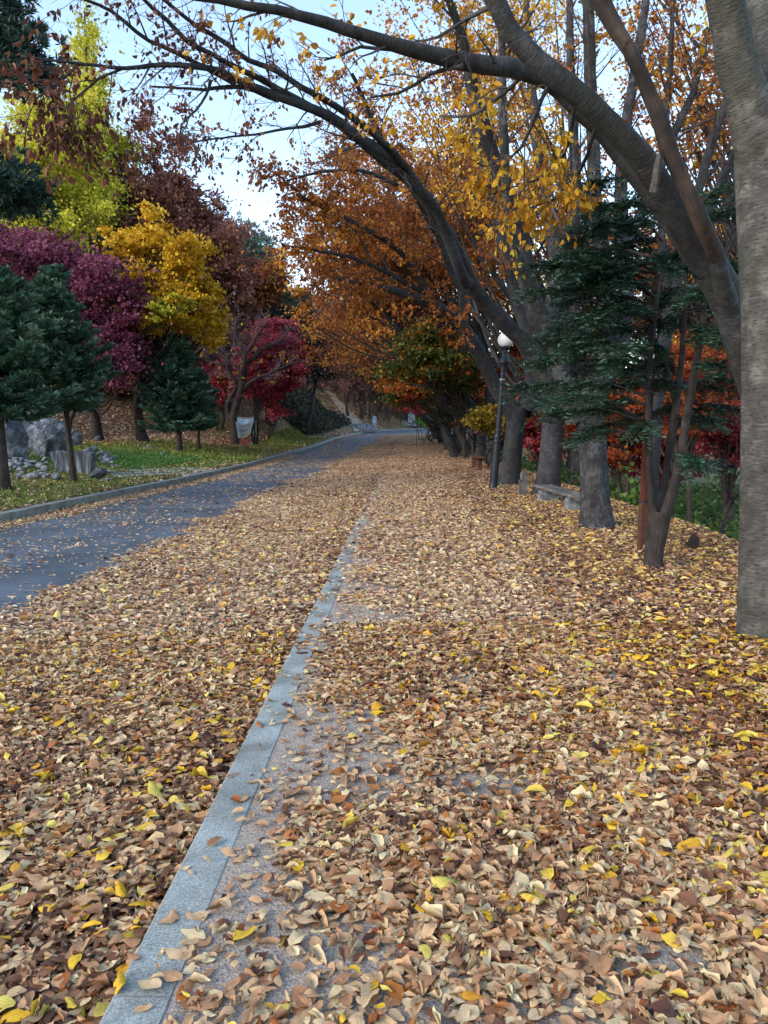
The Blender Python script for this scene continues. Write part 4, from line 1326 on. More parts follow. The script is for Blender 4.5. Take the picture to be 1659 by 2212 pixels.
# 5. the broad trunk behind the lamp post
zelkova('broad leaning zelkova trunk directly behind the lamp post, forking low',
        [(1099, 1036, 19.5, 23), (1106, 980, 19.5, 21), (1114, 920, 19.5, 21), (1118, 880, 19.5, 24)],
        [dict(pts=[(1118, 905, 19.5, 22), (1074, 844, 19.3, 17), (1039, 774, 19, 15), (994, 704, 18.6, 14), (929, 659, 18, 11), (854, 629, 17.4, 8), (790, 612, 17, 6), (720, 600, 16.6, 4)], mat=M_ORANGE, dens=.8, start=.35, every=.4, lk=(.9, 2.2), per=13, leaf=.085, every3=.11),
         dict(pts=[(994, 704, 18.6, 11), (1000, 634, 18.4, 10), (979, 590, 18.2, 10), (955, 520, 18, 9), (905, 430, 17.4, 8), (850, 340, 17, 7), (800, 250, 16.6, 5), (760, 160, 16, 4)], mat=M_ORANGE, dens=.75, start=.2, every=.4, lk=(.9, 2.2), per=13, leaf=.085, every3=.11),
         dict(pts=[(1133, 890, 19.5, 20), (1150, 800, 19.6, 16), (1130, 700, 19.8, 13), (1100, 600, 20, 12), (1075, 480, 20, 10), (1040, 360, 20, 8), (1020, 240, 20, 6), (1000, 120, 20, 4)], mat=M_ORANGE, dens=.75, start=.3, every=.45, lk=(1, 2.4), per=13, leaf=.085, every3=.11),
         dict(pts=[(1135, 890, 19.5, 18), (1180, 820, 20, 14), (1220, 720, 20.5, 11), (1235, 600, 21, 9), (1240, 450, 21, 7)], mat=M_ORANGE, dens=.6, start=.3, every=.5, lk=(1, 2.2), per=13, leaf=.085, every3=.11),
         dict(pts=[(950, 672, 18.2, 7), (880, 560, 17.6, 6), (800, 500, 17, 5), (720, 460, 16.5, 4), (640, 420, 16, 3)], mat=M_ORANGE, dens=.85, start=.15, every=.35, lk=(.9, 2.0), per=14, leaf=.085, every3=.10),
         dict(pts=[(930, 640, 18.2, 6), (850, 600, 17.6, 5), (760, 560, 17, 4), (670, 540, 16.5, 3), (610, 530, 16, 2)], mat=M_ORANGE, dens=.85, start=.15, every=.35, lk=(.9, 2.0), per=14, leaf=.085, every3=.10),
         dict(pts=[(860, 400, 17, 5), (780, 370, 16.5, 4), (700, 370, 16, 3), (620, 390, 15.5, 2)], mat=M_ORANGE, dens=.8, start=.1, every=.35, lk=(.8, 1.8), per=14, leaf=.085, every3=.10)],
        M_ZBARKD, wob=.06, flare=.25)

M_RUSTY = leaf_mat('rusty_leaf', [(0, c(92, 56, 40)), (.5, c(140, 88, 50)), (1, c(188, 132, 64))], transl=.3)

# the tree behind the yew, its limbs fanning out to the right
zelkova('grey zelkova behind the yew, with limbs fanning up to the right behind the pale trunk',
        [(1405, 1010, 13, 17), (1415, 900, 13, 15), (1428, 790, 13, 14), (1442, 700, 13, 14), (1455, 640, 13, 14)],
        [dict(pts=[(1452, 650, 13, 11), (1478, 550, 12.8, 10), (1500, 440, 12.6, 9.5), (1545, 300, 12.3, 9), (1580, 195, 12, 8), (1600, 60, 12, 6), (1610, -80, 12, 4)], mat=M_ORANGE, dens=.55, start=.3, every=.45),
         dict(pts=[(1470, 580, 12.9, 10), (1530, 450, 13, 9), (1590, 320, 13, 8), (1640, 200, 13, 7), (1670, 80, 13, 5)], mat=M_ORANGE, dens=.55, start=.3, every=.45),
         dict(pts=[(1465, 600, 13, 9), (1531, 495, 13.4, 7.5), (1620, 384, 13.6, 6), (1700, 300, 13.8, 4)], mat=M_ORANGE, dens=.55, start=.3, every=.4),
         dict(pts=[(1458, 640, 13, 9), (1547, 584, 13.4, 7.5), (1620, 434, 13.6, 6), (1690, 350, 13.8, 4)], mat=M_ORANGE, dens=.5, start=.3, every=.4),
         dict(pts=[(1448, 670, 13, 9), (1430, 540, 13, 8), (1425, 400, 13, 7), (1440, 250, 13, 6), (1450, 100, 13, 5), (1455, -60, 13, 3)], mat=M_ORANGE, dens=.6, start=.3, every=.4)],
        M_ZBARKD, wob=.05, base=on(float(at(1405, 1010, 13)[0]), 13.0))

# further trees of the row, smaller with distance
ROW = [
    (1066, 1004, 23.5, .22, (1010, 520), (150, 150), M_ORANGE, 'dark trunked zelkova just left of the lamp post foot, under a high orange crown'),
    (1018, 990, 30, .24, (960, 560), (150, 140), M_RUSTY, 'dark straight zelkova trunk behind the nearest wooden bench, under a rusty crown'),
    (966, 964, 42, .24, (900, 640), (120, 100), M_ORANGE, 'straight dark zelkova between the second bench and the road bend'),
    (1040, 1000, 25, .26, (775, 490), (190, 170), M_ORANGE, 'dark trunked zelkova with orange leaves, first beyond the broad trunk behind the lamp'),
    (992, 990, 31, .30, (850, 560), (180, 180), M_RUSTY, 'forked dark zelkova with orange crown beside the far wooden bench'),
    (975, 972, 38, .26, (790, 620), (170, 130), M_ORANGE, 'zelkova with rusty orange crown behind the forked dark one'),
    (957, 958, 46, .30, (830, 660), (150, 110), M_RUSTY, 'far zelkova with orange crown hanging low over the road bend'),
    (942, 950, 56, .28, (780, 740), (120, 90), M_MAROON, 'farthest zelkova of the row with thin purplish brown crown'),
]
for px, py, Y, tr, (cx, cy), (rx, ry), mt, lab in ROW:
    b0 = gnd(px, py)
    Cc, rd = ell(cx, cy, b0[1] - 3, rx, ry)
    crown_tree('zelkova_tree', lab, b0, Cc, rd, mt, M_ZBARKD, n_clump=210, per=70, leaf=.115, tr=tr, group='zelkova trees along the footpath', cs=.13, flat=.4, trunks=2, limb_frac=.16, lim_lo=.4, top=.6, hang=.4)
crown_tree('zelkova_tree', 'tall zelkova with rusty crown filling the sky behind the gold branches', on(5.6, 22), *ell(1090, 250, 22, 270, 330), M_ORANGE, M_ZBARKD, n_clump=230, per=60, leaf=.09, tr=.2, cs=.10, flat=.5, trunks=3, limb_frac=.3, mats=(M_GOLD, .45), lim_lo=.12, group='zelkova trees along the footpath', hang=.4)
crown_tree('zelkova_tree', 'tall thin zelkova with sparse rusty leaves, high behind the pale right trunk', on(9.5, 16), *ell(1430, 190, 16, 230, 320), M_ORANGE, M_ZBARKD, n_clump=170, per=45, leaf=.08, tr=.16, cs=.10, flat=.5, trunks=3, limb_frac=.45, mats=(M_GOLD, .3), lim_lo=.12, group='zelkova trees along the footpath', hang=.4)

# low maples beneath the avenue and in the lower garden
print('maples')


def maple(label, px, py, Y, rpx, rpy, mat, base=None, n_clump=70, per=150, leaf=.085, mats=None, tr=.09, group='maples along the footpath', **k):
    Cc, rd = ell(px, py, Y, rpx, rpy)
    b0 = base if base is not None else on(Cc[0], Cc[1])
    return crown_tree('maple_tree', label, b0, Cc, rd, mat, M_DARKBARK, n_clump=n_clump, per=per, leaf=leaf, tr=tr, cs=.2, flat=.32, trunks=2, limb_frac=.5, mats=mats, group=group, **k)


maple('green maple turning orange, leaning over the path behind the lamp', 935, 775, 27, 95, 70, M_GREENMAPLE, gnd(1030, 1000), n_clump=90, per=170, leaf=.10)
maple('dark green maple with red tips beside the far bench', 895, 835, 33, 70, 45, M_GREENMAPLE, gnd(1000, 985), mats=(M_REDOR, .3), leaf=.12)
maple('small red maple low beside the road bend', 900, 862, 42, 45, 30, M_CRIMSON, gnd(940, 955), n_clump=40, mats=(M_GREENMAPLE, .4), leaf=.13)
maple('low olive yellow maple just left of the lamp post', 1060, 905, 22, 52, 30, M_OLIVE, gnd(1062, 1008), n_clump=40, per=90, leaf=.09, tr=.05)
maple('dark green maple above the benches, between the olive maple and the red-tipped one', 985, 815, 29, 60, 40, M_GREENMAPLE, gnd(1012, 992), n_clump=40, leaf=.11)
LOW = [
    (1480, 840, 15, 110, 90, M_REDOR, 'orange red maple in the lower garden, between the yew and the pale trunk'),
    (1560, 930, 17, 110, 90, M_CRIMSON, 'crimson maple low behind the pale right trunk'),
    (1350, 930, 19, 90, 100, M_REDOR, 'rusty orange maple in the lower garden right of the stout trunk'),
    (1170, 930, 26, 60, 60, M_CRIMSON, 'red maple glimpsed between the leaning trunk and the broad trunk'),
    (1440, 990, 21, 120, 70, M_CRIMSON, 'dark red maple behind the multi-stemmed yew'),
    (1240, 850, 24, 100, 110, M_REDOR, 'orange maple showing behind the stout trunk'),
    (1600, 760, 20, 120, 120, M_ORANGE, 'orange brown maple high behind the pale right trunk'),
    (1100, 820, 34, 90, 110, M_REDOR, 'red orange maple far behind the lamp head'),
]
for px, py, Y, rx, ry, mt, lab in LOW:
    maple(lab, px, py, Y, rx, ry, mt, n_clump=80, per=140, leaf=.09 if Y < 22 else .11, group='maples in the lower garden')
BACK = [
    (1230, 620, 34, 190, 200, M_ORANGE, 'broad orange tree beyond the lower garden, behind the stout trunk'),
    (1450, 640, 32, 170, 150, M_BROWN, 'brown leaved tree beyond the lower garden, behind the yew top'),
    (1030, 560, 45, 160, 200, M_ORANGE, 'tall orange tree far behind the lamp head'),
    (1640, 560, 36, 160, 170, M_ORANGE, 'orange tree at the far right edge beyond the garden'),
    (1350, 850, 44, 260, 90, M_BROWN, 'low brown thicket tree at the far side of the lower garden'),
    (1580, 870, 42, 200, 90, M_MAROON, 'dull red thicket tree far right beyond the garden'),
    (1090, 880, 52, 160, 70, M_GREENMAPLE, 'dark green tree far beyond the row of trunks'),
]
for px, py, Y, rx, ry, mt, lab in BACK:
    Cc, rd = ell(px, py, Y, rx, ry)
    crown_tree('broadleaf_tree', lab, on(Cc[0], Cc[1]), Cc, rd, mt, n_clump=120, per=110, leaf=.17, tr=.2, cs=.16, flat=.6, trunks=2, limb_frac=.4, group='trees beyond the lower garden')

# the multi-stemmed yew
print('yew')


def yew():
    b0 = gnd(1408, 1238)
    Y0 = b0[1]
    root = thing('yew_tree', b0, 'dark green many-stemmed yew with shaggy brown stems beside the red stake', 'tree')
    stems = [
        [(1410, 1250, Y0, 21), (1414, 1190, Y0, 21), (1422, 1140, Y0, 24), (1426, 1105, Y0, 24)],
        [(1418, 1150, Y0, 14), (1405, 1060, Y0, 10), (1401, 950, Y0, 9), (1401, 820, Y0 + .1, 8), (1412, 680, Y0 + .2, 9), (1425, 560, Y0 + .2, 8), (1438, 470, Y0 + .2, 5), (1445, 400, Y0 + .2, 2)],
        [(1424, 1130, Y0 + .1, 14), (1436, 1040, Y0 + .2, 10), (1450, 940, Y0 + .3, 9), (1464, 850, Y0 + .4, 8), (1475, 740, Y0 + .5, 7), (1480, 620, Y0 + .5, 4), (1480, 520, Y0 + .6, 2)],
        [(1430, 1130, Y0, 18), (1456, 1050, Y0, 13), (1474, 960, Y0, 11), (1490, 860, Y0 - .1, 10), (1508, 760, Y0 - .1, 9), (1520, 660, Y0 - .1, 6), (1528, 560, Y0 - .1, 3)],
        [(1428, 1110, Y0 + .1, 9), (1442, 1020, Y0 + .3, 7), (1458, 900, Y0 + .5, 6), (1440, 780, Y0 + .6, 4)],
    ]
    mains = []
    for k, s in enumerate(stems):
        P, r_ = pxpath(s)
        Q = catmull(np.concatenate([P, r_[:, None]], 1), .08)
        V, F, uv = tube(Q[:, :3], Q[:, 3] * (.86 if k else .95), 16, .10, seed=k)
        MB().add(V, F, uv).build('stem', M_YEWBARK, root)
        if k: mains.append((Q[:, :3], Q[:, 3]))
    # boughs: explicit targets filling the outline seen in the photo, at a spread of depths
    tg = []
    outline = [(1150, 640), (1180, 720), (1130, 830), (1160, 790), (1200, 560), (1250, 500), (1290, 400), (1180, 900), (1250, 930), (1310, 870), (1240, 690), (1300, 600), (1330, 520), (1320, 740),
               (1200, 650), (1170, 860), (1290, 940), (1380, 480), (1440, 440), (1500, 520), (1560, 560), (1590, 640), (1570, 720), (1540, 800), (1580, 470), (1530, 900), (1500, 980), (1545, 1020),
               (1350, 660), (1370, 800), (1270, 800), (1230, 750), (1400, 580), (1460, 560), (1510, 640), (1470, 700), (1360, 900), (1590, 820), (1560, 420), (1280, 660), (1220, 830), (1310, 800),
               (1210, 600), (1260, 570), (1190, 780), (1150, 730), (1330, 590), (1300, 480), (1340, 450), (1520, 720), (1430, 640), (1600, 560), (1160, 560), (1280, 720), (1340, 840), (1260, 870), (1235, 630)]
    for (px, py) in outline:
        Yt = Y0 + R.uniform(-.75, 1.3)
        tg.append(at(px + R.normal(0, 8), py + R.normal(0, 10), Yt))
    for _ in range(26):
        tg.append(at(R.uniform(1170, 1600), R.uniform(440, 930), Y0 + R.uniform(-.3, 1.6)))
    bb = MB()
    segs = []
    for q in tg:
        best = None
        for P, r_ in mains:
            dz = np.abs((P[:, 2]) - (q[2] + .10 - .22 * np.linalg.norm(P[:, :2] - q[:2], axis=1)))
            j = int(np.argmin(dz + .35 * np.linalg.norm(P[:, :2] - q[:2], axis=1)))
            cst = np.linalg.norm(P[j] - q)
            if best is None or cst < best[0]: best = (cst, P[j], r_[j])
        a = best[1]
        L = np.linalg.norm(q - a)
        m = .5 * (a + q) + np.array([0, 0, .10 * L])
        lp = catmull(np.array([a, m, q]), .10)
        V, F, uv = tube(lp, np.linspace(min(.016, best[2] * .5), .004, len(lp)), 5)
        bb.add(V, F, uv)
        segs.append(lp)
    bb.build('branches', M_YEWBARK, root)
    # flat sprays along each bough
    pos, dr, rn = [], [], []
    for lp in segs:
        n = len(lp)
        L = np.linalg.norm(lp[-1] - lp[0])
        ns = int(22 + 34 * L)
        cl = R.random()
        t = .25 + .75 * R.random(ns) ** .7
        for tt in t:
            k = min(n - 2, int(tt * (n - 1)))
            p = lp[k] + (lp[k + 1] - lp[k]) * R.random()
            d = unit(lp[k + 1] - lp[k])
            side = unit(np.cross(d, [0, 0, 1])) * (1 if R.random() < .5 else -1)
            sd = unit(d * .8 + side * R.uniform(.2, 1.0) + np.array([0, 0, R.normal(-.08, .22)]))
            ln = R.uniform(.12, .34)
            m = 16
            u = (np.arange(m) + R.random(m)) / m
            pp = p + sd * (ln * u)[:, None] + np.outer(u * u, [0, 0, -.05])
            s2 = unit(np.cross(sd, [0, 0, 1]))
            sg = np.where(np.arange(m) % 2 == 0, 1, -1)[:, None]
            dd = sd * .6 + s2 * sg * 1.0 + R.normal(0, .22, (m, 3))
            pos.append(pp); dr.append(dd)
            rn.append(np.clip(.35 * cl + .3 * R.random(m) + .3 * u, 0, 1))
    pos = np.concatenate(pos); dr = np.concatenate(dr); rn = np.concatenate(rn)
    print('yew', len(pos))
    M = frames(dr, R.normal(0, .35, (len(pos), 3)) + np.array([0, 0, 1.0]))
    scatter('crown', SPRIG, pos, M, .064 * np.clip(R.normal(1, .25, len(pos)), .5, 1.6), rn, M_YEW, root, aspect=np.full(len(pos), .85))


yew()

# undergrowth down the bank
n = 46000
y = R.uniform(5, 40, n); x = R.uniform(4.6, 22, n)
k = (x > bank_edge(y) + .2) & (np.abs(x) < .51 * y + 2) & (vnoise(x, y, .8, 6) > .35)
x, y = x[k], y[k]; n = len(x)
hh = R.random(n) ** 1.5 * (.25 + .9 * vnoise(x, y, .6, 7))
o = scatter('undergrowth', LEAF2, np.stack([x, y, H(x, y) + hh], 1), litter_rot(n, .8), np.where(y > 15, .11, .07) * np.clip(R.normal(1, .3, n), .4, 1.8), np.clip(R.random(n) * .7 + .3 * vnoise(x, y, .5, 2), 0, 1), M_BUSH)
tag(o, 'green undergrowth covering the slope below the leafy bank', 'undergrowth', kind='stuff')

# ---------------------------------------------------------------- left side
print('left')
spruce('dark spruce at the left edge, largest of the spruces', gnd(6, 1058), 4.6, 1.45, bare=.34, n_sprig=52000, tr=.15, sprig=.15, whorls=18)
spruce('blue-green spruce with bare lower trunk in front of the cut stone block', gnd(159, 1042), 5.1, 1.2, bare=.36, n_sprig=38000, lean=(-.3, 0), tr=.085, sprig=.14, whorls=18)
spruce('neat dark green cone-shaped spruce standing in the middle of the lawn', gnd(388, 978), 4.9, 1.7, bare=.22, n_sprig=42000, tr=.13, sprig=.18)
spruce('slim smaller spruce with a thin trunk, right of the cone-shaped one', gnd(430, 973), 3.6, .95, bare=.34, n_sprig=15000, tr=.075, sprig=.17)


def lt(name, lab, base, e, mat, **k):
    C_, rd = e
    return crown_tree(name, lab, base, C_, rd, mat, **k)


lt('maple_tree', 'purple leaved maple behind the two front spruces', gnd(212, 950), ell(180, 680, 31, 145, 185), M_PURPLE, n_clump=190, per=170, leaf=.13, tr=.22, cs=.13, flat=.45, lobes_px=[(60, 580, 80, 65), (150, 600, 80, 70), (240, 640, 65, 65), (270, 720, 55, 60), (200, 720, 90, 70), (255, 800, 50, 55), (100, 690, 90, 70), (30, 690, 60, 60)], bottom=float(gnd(212, 950)[2]) + 1.0)
lt('maple_tree', 'dark purple maple at the far left edge behind the big spruce', on(-17, 34), ell(20, 640, 34, 140, 140), M_PURPLE, n_clump=110, per=150, leaf=.14, tr=.2, cs=.17, flat=.4)
lt('maple_tree', 'bright yellow maple behind the cone-shaped spruce', gnd(311, 956), ell(365, 605, 33, 118, 150), M_YELLOW, n_clump=125, per=140, leaf=.14, tr=.25, cs=.095, flat=.5, lobes_px=[(325, 510, 70, 50), (400, 555, 60, 50), (435, 620, 45, 45), (350, 620, 80, 50), (445, 700, 35, 45), (280, 560, 40, 40), (390, 700, 60, 35), (330, 450, 25, 22)])
gb = gnd(348, 935)
lt('ginkgo_tree', 'tall yellow-green ginkgo rising above the yellow maple', gb, ell(175, 430, gb[1], 140, 260), M_YELGREEN, n_clump=330, per=140, leaf=.15, tr=.3, cs=.10, flat=.5, top=1.4, limb_frac=.5, lobes_px=[(205, 310, 75, 70), (110, 300, 90, 75), (235, 430, 50, 70), (150, 440, 100, 80), (60, 420, 80, 80), (235, 540, 50, 45), (190, 190, 35, 50), (170, 560, 70, 40), (200, 620, 60, 35), (275, 330, 25, 22)])
lt('ginkgo_tree', 'broad yellow-green ginkgo at the far left behind the purple maple', on(-20, 40), ell(40, 390, 40, 140, 190), M_YELGREEN, n_clump=170, per=150, leaf=.15, tr=.3, cs=.13, flat=.5)
lt('ginkgo_tree', 'low yellow-green ginkgo boughs between the purple and yellow maples', on(-13.5, 33), ell(350, 665, 31, 70, 35), M_YELGREEN, n_clump=60, per=80, leaf=.12, tr=.12, cs=.14, flat=.3, mats=(M_YELLOW, .35), lobes_px=[(320, 655, 40, 20), (400, 650, 50, 16), (300, 690, 28, 26), (360, 680, 40, 18)])
lt('ginkgo_tree', 'thin pointed ginkgo top with sparse leaves against the sky', on(-17.5, 44), ell(190, 190, 44, 45, 160), M_YELGREEN, n_clump=60, per=60, leaf=.16, tr=.2, cs=.16, flat=.6, top=1.5)
HILL = [
    (335, 440, 48, 95, 190, M_MAROON, 'tall dark red tree behind the ginkgo'),
    (390, 510, 52, 70, 120, M_MAROON, 'dark red tree on the hill right of the tallest red one'),
    (490, 600, 52, 95, 120, M_MAROON, 'dull maroon tree behind the bare twisted tree'),
    (440, 560, 58, 70, 110, M_PURPLE, 'purplish tree on the hill behind the yellow maple'),
    (560, 620, 60, 50, 70, M_RUSTY, 'small orange topped tree on the skyline by the grey pine'),
    (250, 560, 56, 120, 160, M_MAROON, 'dark red tree deep in the hillside wood behind the purple maple'),
    (90, 560, 60, 160, 170, M_BROWN, 'brown tree deep in the hillside wood at far left'),
    (560, 720, 62, 70, 80, M_MAROON, 'dull red tree behind the crimson maple'),
    (430, 760, 54, 120, 90, M_BROWN, 'brown thicket tree on the slope behind the cone-shaped spruce'),
    (250, 790, 50, 160, 90, M_BROWN, 'brown thicket tree on the slope behind the rocks'),
    (60, 770, 50, 130, 110, M_MAROON, 'dark thicket tree on the slope behind the boulders'),
    (620, 670, 66, 50, 80, M_RUSTY, 'thin orange tree at the left end of the sky gap'),
]
for px, py, Y, rx, ry, mt, lab in HILL:
    C_, rd = ell(px, py, Y, rx, ry)
    crown_tree('hillside_tree', lab, on(C_[0], C_[1]), C_, rd, mt, n_clump=130, per=120, leaf=.2, tr=.25, cs=.15, flat=.6, group='trees on the left hillside', trunks=1)
lt('maple_tree', 'bright crimson maple behind the banner', gnd(596, 925), ell(590, 795, 46, 88, 95), M_CRIMSON, n_clump=150, per=150, leaf=.16, tr=.14, cs=.17, flat=.3, trunks=3, limb_frac=.5)
lt('maple_tree', 'smaller crimson maple left of the banner, behind the twisted tree', gnd(470, 930), ell(488, 810, 48, 45, 45), M_CRIMSON, n_clump=60, per=120, leaf=.16, tr=.12, cs=.2, flat=.35, trunks=2)


def cluster(px, py, Y, rx, ry, n):
    C_, rd = ell(px, py, Y, rx, ry)
    d = unit(R.normal(0, 1, (n, 3))) * (R.random((n, 1)) ** .45)
    return C_ + d * rd


b0 = on(-13, 76)
pine('grey-green pine on the skyline at the end of the sky gap', b0, at(535, 500, 76), cluster(535, 570, 76, 50, 85, 46), M_FARPINE, tr=.3, needle=.55, clump_r=1.0, per=330)
b0 = on(-8.4, 60)
pine('dark teal pine left of the hill path', b0, at(655, 660, 60), cluster(660, 730, 60, 45, 75, 40), M_PINE, tr=.25, needle=.45, clump_r=.7, per=330)
pine('second dark pine right of the crimson maple', on(-6.3, 64), at(700, 720, 64), cluster(705, 785, 64, 38, 45, 26), M_PINE, tr=.22, needle=.42, clump_r=.6, per=300)
pine('pine with long needles reaching in at the upper left edge', on(-9.4, 14.5), at(-130, -40, 14.5), np.concatenate([cluster(20, 400, 14, 75, 45, 16), cluster(25, 110, 14, 60, 90, 16), cluster(0, 20, 14, 40, 60, 8)]), M_PINE, tr=.2, needle=.17, clump_r=.22, per=480)


def bare_tree():
    b0 = gnd(508, 962)
    Y0 = b0[1]
    root = thing('bare_tree', b0, 'leafless twisted tree with a crooked grey trunk holding the banner', 'tree')
    rows = [
        [(508, 968, Y0, 11), (507, 930, Y0, 8.5), (505, 900, Y0, 7.5), (512, 870, Y0, 7), (520, 850, Y0, 6.5)],
        [(506, 915, Y0, 6), (492, 890, Y0 + .2, 5), (498, 860, Y0 + .2, 4.5), (515, 835, Y0 + .3, 4), (500, 800, Y0 + .3, 4), (498, 770, Y0 + .4, 3.5), (470, 750, Y0 + .5, 3), (478, 720, Y0 + .6, 2.5), (462, 695, Y0 + .8, 2)],
        [(518, 852, Y0, 7), (528, 815, Y0, 6), (530, 780, Y0 - .2, 5), (522, 750, Y0 - .3, 4), (510, 720, Y0 - .4, 3), (512, 690, Y0 - .4, 2)],
        [(528, 840, Y0, 5), (550, 820, Y0 - .3, 4), (580, 810, Y0 - .6, 3.5), (610, 795, Y0 - .8, 3), (640, 780, Y0 - 1, 2)],
        [(530, 785, Y0, 4.5), (552, 770, Y0 + .3, 4), (570, 750, Y0 + .4, 3.5), (600, 735, Y0 + .6, 3), (625, 705, Y0 + .8, 2)],
        [(526, 770, Y0, 4), (545, 740, Y0 - .3, 3.5), (560, 715, Y0 - .5, 3), (580, 690, Y0 - .6, 2)],
        [(500, 790, Y0 + .3, 3.5), (480, 790, Y0 + .2, 3), (465, 770, Y0, 2.5), (445, 755, Y0 - .2, 2)],
    ]
    allp = []
    for k, s in enumerate(rows):
        P, r_ = pxpath(s)
        Q = catmull(np.concatenate([P, r_[:, None]], 1), .12)
        p = Q[:, :3] + (np.cumsum(R.normal(0, .014, (len(Q), 3)), 0) if k else 0)
        V, F, uv = tube(p, Q[:, 3], 10, .08, seed=k)
        MB().add(V, F, uv).build('trunk' if k == 0 else 'limb', M_DARKBARK, root)
        if k: allp.append((p, Q[:, 3]))
    sec = []
    for p, r in allp: sec += secondaries(p, r, .2, .13, (.6, 1.9), (25, 60), .05)
    ter = []
    for p, r in sec: ter += secondaries(p, r, .15, .16, (.3, .9), (25, 55), .05)
    mb = MB()
    for p, r in sec + ter:
        V, F, uv = tube(p, np.maximum(r, .006), 4)
        mb.add(V, F, uv)
    tw, tr_ = twigs_of(ter, .11, (.15, .45), .1, .05)
    V, F = tubes_batch(tw, np.full(len(tw), .005), np.full(len(tw), .003))
    mb.add(V, [F])
    mb.build('twigs', M_LILAC, root)
    k = (tw[:, 3, 2] < tw[:, 3, 2].mean()) & (R.random(len(tw)) < .12)
    lp, M, S = leaves_on(tw[k], 4, .1)
    scatter('crown', LEAF2, lp, M, S, R.random(len(lp)), M_YELLOW, root)


bare_tree()

# trees on the far grassy slope beside the hill path
FARS = [(744, 868, .11, M_LILAC), (752, 900, .16, M_MAROON), (766, 880, .20, M_LILAC), (782, 905, .24, M_MAROON), (800, 905, .14, M_ORANGE), (815, 904, .12, M_LILAC), (838, 908, .2, M_MAROON), (856, 903, .13, M_LILAC), (868, 905, .13, M_MAROON), (880, 908, .15, M_ORANGE), (722, 846, .2, M_LILAC)]
names = ['thin leaning tree at the top edge of the hill path', 'dark tree beside the lower hill path', 'tall bare lilac tree on the far slope', 'thick double-stemmed tree by the stone steps', 'slim tree with orange leaves behind the stone marker',
         'slim bare tree right of the stone marker', 'stout leaning tree on the green slope', 'thin straight tree on the green slope', 'thin reddish tree left of the monument', 'orange tree just beside the monument', 'bare tree at the crest where the hill path vanishes']
for (px, py, tr, mt), lab in zip(FARS, names):
    b0 = gnd(px, py)
    Y = b0[1]
    C_, rd = ell(px + R.normal(0, 8), py - 95 - R.uniform(0, 40), Y, 42, 62)
    crown_tree('slope_tree', lab, b0, C_, rd, mt, M_DARKBARK, n_clump=60, per=60, leaf=.2, tr=tr * 1.2, cs=.2, trunks=2 if tr > .18 else 1, limb_frac=.8, lim_lo=.5, group='trees on the far slope', tmpl=SPRIG if mt is M_LILAC else LEAF2, bottom=b0[2] + 3)
for px, py, Y, rx, ry, mt, lab in [(690, 700, 100, 70, 60, M_MAROON, 'dull maroon tree far up the valley behind the hill path'), (770, 690, 105, 80, 70, M_LILAC, 'leafless lilac tree far up the valley, behind the slim slope trees'),
                                   (850, 700, 110, 90, 80, M_MAROON, 'dull maroon tree far beyond the monument'), (930, 820, 105, 60, 60, M_GREENMAPLE, 'dark green tree closing the view beyond the road bend'),
                                   (620, 760, 85, 60, 70, M_BROWN, 'brown tree on the embankment behind the dark pines'), (800, 800, 125, 120, 60, M_BROWN, 'brown thicket closing the far end of the valley')]:
    C_, rd = ell(px, py, Y, rx, ry)
    crown_tree('valley_tree', lab, on(C_[0], C_[1]), C_, rd, mt, n_clump=90, per=90, leaf=.32, tr=.25, cs=.18, group='trees far up the valley', tmpl=SPRIG if mt is M_LILAC else LEAF2)

M_BRUSH = leaf_mat('brush_leaf', [(0, c(40, 42, 36)), (.4, c(58, 62, 48)), (.75, c(78, 74, 54)), (1, c(104, 88, 66))], transl=.15)
# many slim trunks on the slope, alike
for k in range(20):
    px, py = R.uniform(775, 935), R.uniform(868, 914)
    b0 = gnd(px, py)
    Y = b0[1]
    C_, rd = ell(px + R.normal(0, 8), 780 + R.normal(0, 18), Y, 46, 55)
    mt = [M_LILAC, M_MAROON, M_RUSTY, M_LILAC][k % 4]
    crown_tree('slope_tree', 'one of many slim dark trees standing scattered over the far green slope', b0, C_, rd, mt, M_DARKBARK, n_clump=55, per=50, leaf=.2, tr=R.uniform(.12, .22), cs=.2, limb_frac=.7, lim_lo=.45, group='slim trees scattered on the far slope', tmpl=SPRIG if mt is M_LILAC else LEAF2, bottom=b0[2] + 3)
# brown leaves on that slope
n = 14000
y = R.uniform(84, 112, n); x = R.uniform(-16, 9, n)
k_ = (xl(y) - .4 > x)
x, y = x[k_], y[k_]; n = len(x)
o = scatter('fallen_leaves', LEAF2, np.stack([x, y, H(x, y) + .05], 1), litter_rot(n, .3), np.full(n, .22), R.random(n) * .6, M_LIT1)
tag(o, 'brown leaves strewn over the far slope beside the hill path', 'leaves', kind='stuff')
# dark brush on the embankment
n = 15000
y = R.uniform(60, 84, n); d = R.uniform(1.5, 8, n); x = xl(y) - .2 - d
hh = R.random(n) ** 1.3 * .9 * vnoise(x, y, .6, 3)
o = scatter('undergrowth', LEAF2, np.stack([x, y, H(x, y) + hh], 1), litter_rot(n, .8), .22 * np.clip(R.normal(1, .3, n), .4, 1.8), R.random(n) * .6, M_BRUSH)
tag(o, 'dark brush on the embankment left of the hill path', 'undergrowth', kind='stuff')

# ---------------------------------------------------------------- lamp post
print('objects')


